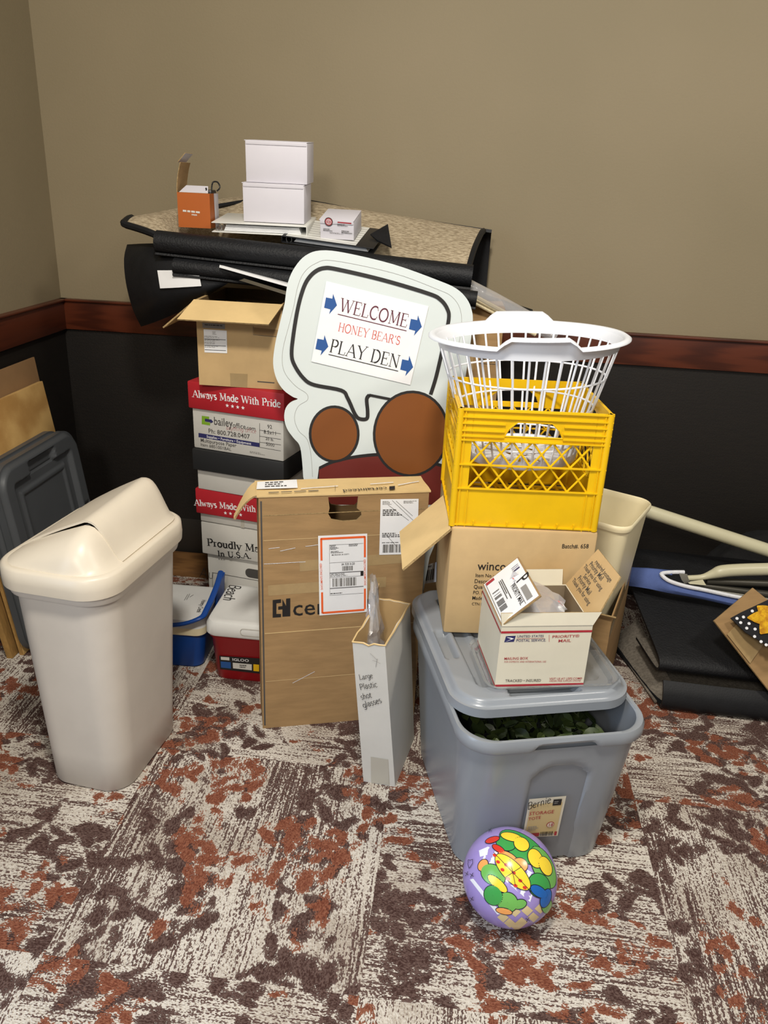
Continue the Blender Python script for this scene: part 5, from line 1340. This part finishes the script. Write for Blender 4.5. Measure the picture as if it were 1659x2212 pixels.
for r_ in ((.46, .26, .8, .42), (.05, .66, .35, .86), (.6, .68, .95, .9), (.25, .88, .7, .96)): F.micro(mb, q, *r_, 2, 'ink_soft', 4, .0006)
th.part(mb, 'print')
mb = MB(); mb.sheet([[at_y(800, 507, -.37), at_y(838, 485, -.33)], [at_y(815, 520, -.40), at_y(846, 535, -.42)]], .004, 'rubber')
tt = Thing('mat_corner', 'black mat corner sticking up right of the thin binder', 'mat', (0, 0, 0)); tt.part(mb, 'corner')

# ------------------------------------------------------------------ right-hand heap: folded floor mats, folded frame, bag, box and cloth
def floor_mats():
    th = Thing('floor_mat', 'big black mat folded in a heap on the carpet at the right', 'mat', (0, 0, 0))
    base = [(-.36, .006), (-.55, .006), (-.705, .007), (-.735, .020), (-.728, .055), (-.705, .085)]
    cols = [base, [(y - .01, z) for y, z in base], [(y - .005, z) for y, z in base]]
    P = prof(cols, [2.085, 2.40, 2.85], 8, 12)
    for r in P[:1]: pass
    for i, r in enumerate(P):
        for p in r: p.x += -.10 * max(0, (p.y + .70)) / .34 * (1 if p.y > -.70 and p.z < .02 else 0) * (1 if i < 6 else 0) * (1 - i / 6)
    mb = MB(); mb.sheet(P, .010, 'rubber_smooth', 'mat_pile_grey', medge='rubber_smooth'); th.part(mb, 'lower_fold', sharp=60)
    up = [(-.50, .100), (-.64, .092), (-.672, .104), (-.664, .128), (-.60, .155), (-.46, .205), (-.32, .262), (-.24, .285), (-.18, .265)]
    cols = [up, [(y, z - .008) for y, z in up], [(y, z - .02) for y, z in up]]
    P = prof(cols, [2.075, 2.36, 2.85], 7, 12)
    for i, r in enumerate(P):
        for p in r: p.x += -.20 * max(0, p.y + .664) * (1 - i / len(P)) 
    mb = MB(); mb.sheet(P, .008, 'rubber', 'mat_pile_grey', medge='rubber_smooth'); th.part(mb, 'upper_fold', sharp=60)
    mb = MB(); P = [[V3(2.02 + .05 * i / 6, -.36 - .02 * i, .012 + .035 * math.sin(j / 5 * 1.5) * (1 - i / 8)) + V3(.05 * j / 5, -.02 * j / 5, 0) for j in range(6)] for i in range(7)]
    mb.sheet([[V3(2.000 + .012 * i - .0 * j + .015 * j, -.38 - .055 * i + .004 * j, .010 + .016 * j * (1 - i / 7)) for j in range(6)] for i in range(7)], .006, 'mat_pile_grey'); th.part(mb, 'gray_pile')
    mb = MB(); mb.sheet([[V3(1.984 + .0165 * i, -.35 - .062 * i, .012), V3(2.008 + .0165 * i, -.35 - .062 * i, .013)] for i in range(7)], .007, 'rubber_smooth'); th.part(mb, 'rubber_border')
floor_mats()
def folded_frame():
    th = Thing('folded_frame', 'folded cream metal tube frame with blue fabric, leaning on the wall at the right', 'folding frame', (0, 0, 0))
    mb = MB(); a, b = at_y(1318, 1078, -.34), at_y(1700, 1202, -.34); b2 = a + (b - a) * 1.9
    mb.tube([a, b2], .021, 'pole_cream', 20); mb.tube([a + V3(-.003, 0, 0), a + V3(.006, 0, -.001)], .024, 'pole_cream', 20); th.part(mb, 'main_tube')
    mb = MB(); P = [at_y(1480, 1249, -.42), at_y(1515, 1247, -.42), at_y(1540, 1240, -.42), at_y(1560, 1234, -.42), at_y(1600, 1231, -.42), at_y(1680, 1229, -.42), at_y(2000, 1222, -.42)]
    mb.tube(smooth(P, 5), [.0085] * 8 + [.0085 + .011 * min(1, i / 8) for i in range(12)] + [.0195] * 40 if False else [.009 + .0105 * sst(i, 4, 15) for i in range(31)], 'pole_cream', 16); th.part(mb, 'side_tube')
    mb = MB()
    for i, (y0, y1, r, m) in enumerate(((1262, 1288, .011, 'dark_metal'), (1268, 1302, .012, 'metal_grey'), (1274, 1316, .012, 'metal_grey'), (1255, 1262, .011, 'dark_metal'))):
        p, q = at_y(1490 + 12 * i, y0, -.41), at_y(1690, y1, -.41); mb.tube([p, p + (q - p) * 1.8], r, m, 12)
    th.part(mb, 'inner_tubes')
    mb = MB(); mb.sheet([[at_y(1466, 1238, -.43), at_y(1484, 1240, -.43)], [at_y(1472, 1252, -.435), at_y(1487, 1250, -.435)], [at_y(1478, 1260, -.435), at_y(1490, 1256, -.435)]], .006, 'metal_grey')
    mb.sheet([[at_y(1484, 1257, -.435), at_y(1518, 1252, -.435)], [at_y(1490, 1262, -.44), at_y(1525, 1264, -.44)]], .004, 'pole_cream'); th.part(mb, 'bracket')
    # blue fabric: band below and left of the opening
    top = [(1352, 1228, -.40), (1400, 1229, -.42), (1432, 1233, -.43), (1429, 1243, -.44), (1445, 1254, -.45), (1480, 1265, -.455), (1520, 1274, -.455), (1580, 1287, -.455), (1660, 1302, -.455), (1740, 1318, -.455)]
    bot = [(1352, 1264, -.41), (1380, 1268, -.44), (1405, 1272, -.455), (1425, 1276, -.46), (1450, 1281, -.465), (1490, 1288, -.468), (1530, 1296, -.468), (1590, 1310, -.468), (1660, 1326, -.468), (1740, 1344, -.468)]
    G = []
    for t_, b_ in zip(smooth([at_y(*p) for p in top], 4), smooth([at_y(*p) for p in bot], 4)): G.append([t_.lerp(b_, j / 5) + V3(0, -.012 * math.sin(j / 5 * math.pi), 0) for j in range(6)])
    mb = MB(); mb.sheet(G, .004, 'blue_fabric'); 
    topb = [(1352, 1226, -.38), (1400, 1228, -.39), (1430, 1231, -.40), (1452, 1233, -.41)]
    mb.sheet([[at_y(*p), at_y(p[0], p[1] + 8, p[2] - .03)] for p in topb], .004, 'blue_fabric'); th.part(mb, 'fabric')
    mb = MB(); ed = [(1478, 1236, -.425), (1455, 1236, -.43), (1432, 1238, -.44), (1430, 1243, -.45), (1446, 1255, -.462), (1480, 1266, -.468), (1520, 1274, -.468), (1580, 1287, -.468), (1660, 1302, -.468), (1740, 1318, -.468)]
    mb.tube(smooth([at_y(*p) for p in ed], 4), .0062, 'white_trim', 8, flat=1.0); th.part(mb, 'trim')
folded_frame()
def bag():
    th = Thing('black_bag', 'crumpled black plush bag against the wall behind the cream tube', 'bag', (2.56, -.14, 0)); r = random.Random(5)
    mb = MB(); rings = []
    for i in range(13):
        u = i / 12; z = .004 + .345 * math.sin(u * math.pi / 2); s = math.cos(u * math.pi / 2) ** .55 * .98 + .02
        rings.append([V3((.30 * s) * math.cos(a) * (1 + .09 * math.sin(5 * a + 3 * u) + r.uniform(-.03, .03)) + .06 * u, .115 * s * math.sin(a) * (1 + r.uniform(-.05, .05)), z + r.uniform(-.006, .006)) for a in [2 * math.pi * k / 36 for k in range(36)]])
    mb.loft(rings, 'black_bag', cap0=True, cap1=True); th.part(mb, 'body', sharp=80)
bag()
def flower_box():
    at = at_y
    th = Thing('cardboard_box', 'brown flattened cardboard flap leaning over the black mats at the right edge', 'box', (0, 0, 0)); mb = MB()
    c = [at(1541, 1341, -.66), at(1625, 1270, -.56), at(1760, 1380, -.60), at(1690, 1530, -.76)]
    G = [[c[0].lerp(c[1], i / 5).lerp(c[3].lerp(c[2], i / 5), j / 6) for j in range(7)] for i in range(6)]
    mb.sheet(G, .005, 'cardboard', 'cardboard', medge='cardboard_core'); 
    G2 = [[p + V3(.004, -.004, .006) for p in r[1:4]] for r in G[0:4]]
    mb.sheet(G2, .0012, 'tape_clear'); th.part(mb, 'flap')
    fl = Thing('flower_cloth', 'black polka-dot cloth with a yellow yarn flower, on the cardboard at right edge', 'cloth', (0, 0, 0)); mb = MB()
    o = at(1690, 1345, -.70); n = (CP - o).normalized(); n = (n * .5 + V3(-.1, -.5, .6)).normalized(); x = V3(1, 0, 0); x = (x - n * x.dot(n)).normalized(); y = n.cross(x)
    X = Matrix(((x.x, y.x, n.x, o.x), (x.y, y.y, n.y, o.y), (x.z, y.z, n.z, o.z), (0, 0, 0, 1)))
    F = Fr(X, (0, 0, 0), (1, 0, 0), (0, 1, 0)); A_ = lambda *p: tuple(F.at(*p))
    out = [A_(1578, 1335), A_(1600, 1323), (A_(1660, 1295)), A_(1720, 1300), A_(1770, 1340), A_(1760, 1390), A_(1700, 1410), A_(1660, 1395), A_(1634, 1380), A_(1610, 1366), A_(1592, 1348)]
    mb.slab(out, .006, Matrix.Identity(4), 'cloth_black')
    for px in ((1592, 1336), (1606, 1333), (1600, 1345), (1618, 1347), (1613, 1357), (1631, 1359), (1630, 1375), (1625, 1320), (1644, 1386), (1655, 1393)):
        c0 = F.at(*px); F.poly(mb, [(c0.x + .0042 * math.cos(a), c0.y + .0042 * math.sin(a)) for a in [k * .524 for k in range(12)]], 'white_trim', .0008)
    mb.v = [X @ v for v in mb.v]; fl.part(mb, 'fabric')
    mb = MB(); cc = F.at(1672, 1335)
    for k, (tip, wd) in enumerate((((1614, 1335), .020), ((1635, 1310), .020), ((1642, 1370), .022), ((1680, 1385), .02), ((1720, 1360), .02), ((1690, 1300), .02))):
        tp = F.at(*tip); dv = tp - cc; e = Vector((-dv.y, dv.x)).normalized(); P = []
        for i in range(9):
            u = i / 8; wv = wd * math.sin(math.pi * min(.985, .25 + .75 * u)) ** .8
            P.append([V3(*(cc + dv * u + e * wv * v), .004 + .008 * (1 - abs(v)) * math.sin(math.pi * min(1, u + .1))) for v in (-1, -.5, 0, .5, 1)])
        mb.sheet(P, .003, 'yarn_yellow')
    mb.v = [X @ v for v in mb.v]; fl.part(mb, 'flower')
flower_box()

# ------------------------------------------------------------------ play ball (artwork replaced by plain colour shapes)
def ball():
    th = Thing('play_ball', 'shiny purple play ball with bright coloured shapes, on the carpet in front', 'ball', (1.608, -1.506, .0955))
    Rb = .0955; mb = MB(); N, K = 48, 32
    rings = [[V3(Rb * math.sin(math.pi * (i + .02) / (K + .04)) * math.cos(2 * math.pi * j / N), Rb * math.sin(math.pi * (i + .02) / (K + .04)) * math.sin(2 * math.pi * j / N), -Rb * math.cos(math.pi * (i + .02) / (K + .04))) for j in range(N)] for i in range(K + 1)]
    mb.loft(rings, 'ball_purple', cap0=True, cap1=True)
    c = V3(1.608, -1.506, .0955)
    f = (CP - c).normalized(); r = RX - f * RX.dot(f); r.normalize(); u = f.cross(r)
    def sph(px, py, L):
        x, y = (px - 1101.5) / 101.5 * Rb, -(py - 1896) / 112 * Rb * 1.0
        q = math.hypot(x, y)
        if q > Rb * .995: x, y = x * Rb * .995 / q, y * Rb * .995 / q
        z = math.sqrt(Rb * Rb - x * x - y * y); return (r * x + u * y + f * z).normalized() * (Rb + L)
    def blob(cx, cy, rx, ry, rot, m, L):
        rings = []
        for s in (1, .75, .5, .25, .02):
            rings.append([sph(cx + rot2(rot, rx * s * math.cos(a), ry * s * math.sin(a))[0], cy + rot2(rot, rx * s * math.cos(a), ry * s * math.sin(a))[1], L) for a in [2 * math.pi * k / 28 for k in range(28)]])
        mb.loft(rings, m, flip=True)
    def ob(cx, cy, rx, ry, rot, m, L=.0005): blob(cx, cy, rx + 1.6, ry + 1.6, rot, 'ball_line', L); blob(cx, cy, rx, ry, rot, m, L + .0002)
    def quadp(p, m, L):
        q = [Vector((a, b)) for a, b in p]; k = 6
        P = [[sph(*(q[0].lerp(q[1], i / k).lerp(q[3].lerp(q[2], i / k), j / k)), L) for j in range(k + 1)] for i in range(k + 1)]
        mb.add([v for rw in P for v in rw], [[i * (k + 1) + j, i * (k + 1) + j + 1, (i + 1) * (k + 1) + j + 1, (i + 1) * (k + 1) + j] for i in range(k) for j in range(k)], m)
    Z = .0003
    for a, b in ((1083, 1980), (1108, 1968), (1133, 1966), (1096, 1992), (1121, 1990), (1145, 1980), (1160, 1962), (1110, 2000)):
        quadp([(a, b - 11), (a + 12, b), (a, b + 11), (a - 12, b)], 'ball_cream', Z)
    quadp([(1060, 1832), (1160, 1895), (1140, 1948), (1046, 1862)], 'ball_white', Z)
    ob(1132, 1834, 55, 26, .65, 'ball_green', .0006); ob(1172, 1876, 22, 46, -.35, 'ball_green2', .0008); ob(1098, 1826, 20, 15, .3, 'ball_green', .0010)
    ob(1110, 1812, 22, 9, .25, 'ball_yellow', .0014); ob(1130, 1828, 16, 14, .7, 'ball_yellow', .0016); ob(1156, 1858, 14, 20, -.3, 'ball_yellow', .0016); ob(1176, 1874, 12, 20, -.3, 'ball_yellow', .0018)
    ob(1100, 1855, 20, 9, .5, 'ball_orange', .0014); ob(1124, 1872, 15, 14, .5, 'ball_orange', .0016)
    ob(1070, 1818, 15, 6, -.3, 'ball_red', .0014); ob(1082, 1838, 14, 6, .6, 'ball_red', .0014)
    ob(1160, 1914, 22, 25, -.3, 'ball_green', .0012); ob(1158, 1926, 18, 10, .6, 'ball_blue', .0018); ob(1172, 1940, 10, 20, .4, 'ball_blue', .0016); ob(1174, 1956, 11, 16, .1, 'ball_green2', .0010)
    ob(1068, 1892, 26, 20, .6, 'ball_green2', .0010); ob(1048, 1872, 9, 13, .6, 'ball_orange', .0008); ob(1076, 1910, 24, 9, .75, 'ball_yellow', .0012)
    ob(1066, 1934, 18, 20, -.3, 'ball_green', .0014); ob(1094, 1948, 20, 20, 0, 'ball_green2', .0012); ob(1086, 1966, 16, 6, .2, 'ball_orange', .0014); ob(1118, 1952, 14, 9, -.3, 'ball_green2', .0010)
    quadp([(1018, 1902), (1026, 1900), (1082, 1972), (1072, 1974)], 'ball_white', .0006)
    ob(1108, 1886, 46, 19, .85, 'ball_yellow', .0020)
    for a, b in ((1080, 1866), (1096, 1872), (1074, 1852), (1110, 1888), (1098, 1900), (1122, 1904), (1130, 1918), (1112, 1914), (1088, 1882)): blob(a, b, 4.2, 3.2, .5, 'ball_red', .0026)
    def ln(p): 
        for a, b in zip(p, p[1:]):
            a, b = Vector(a), Vector(b); e = Vector((-(b - a).y, (b - a).x)).normalized() * .5; quadp([tuple(a - e), tuple(b - e), tuple(b + e), tuple(a + e)], 'ball_line', .0032)
    ln([(1072, 1846), (1142, 1926)]); ln([(1126, 1876), (1092, 1898)]); ln([(1104, 1860), (1112, 1914)])
    for a, b in ((1014, 1890), (1025, 1893), (1022, 1942), (1132, 1982), (1066, 1796)): ln([(a - 4, b - 3), (a + 4, b + 3)]); ln([(a - 3, b + 5), (a + 3, b - 5)])
    ln([(1018, 1868), (1018, 1861), (1023, 1862), (1028, 1860), (1028, 1868), (1020, 1879), (1017, 1868)])
    quadp([(1040, 1840), (1060, 1832), (1058, 1850), (1042, 1854)], 'ball_white', .0004)
    th.part(mb, 'body', sharp=70)
ball()
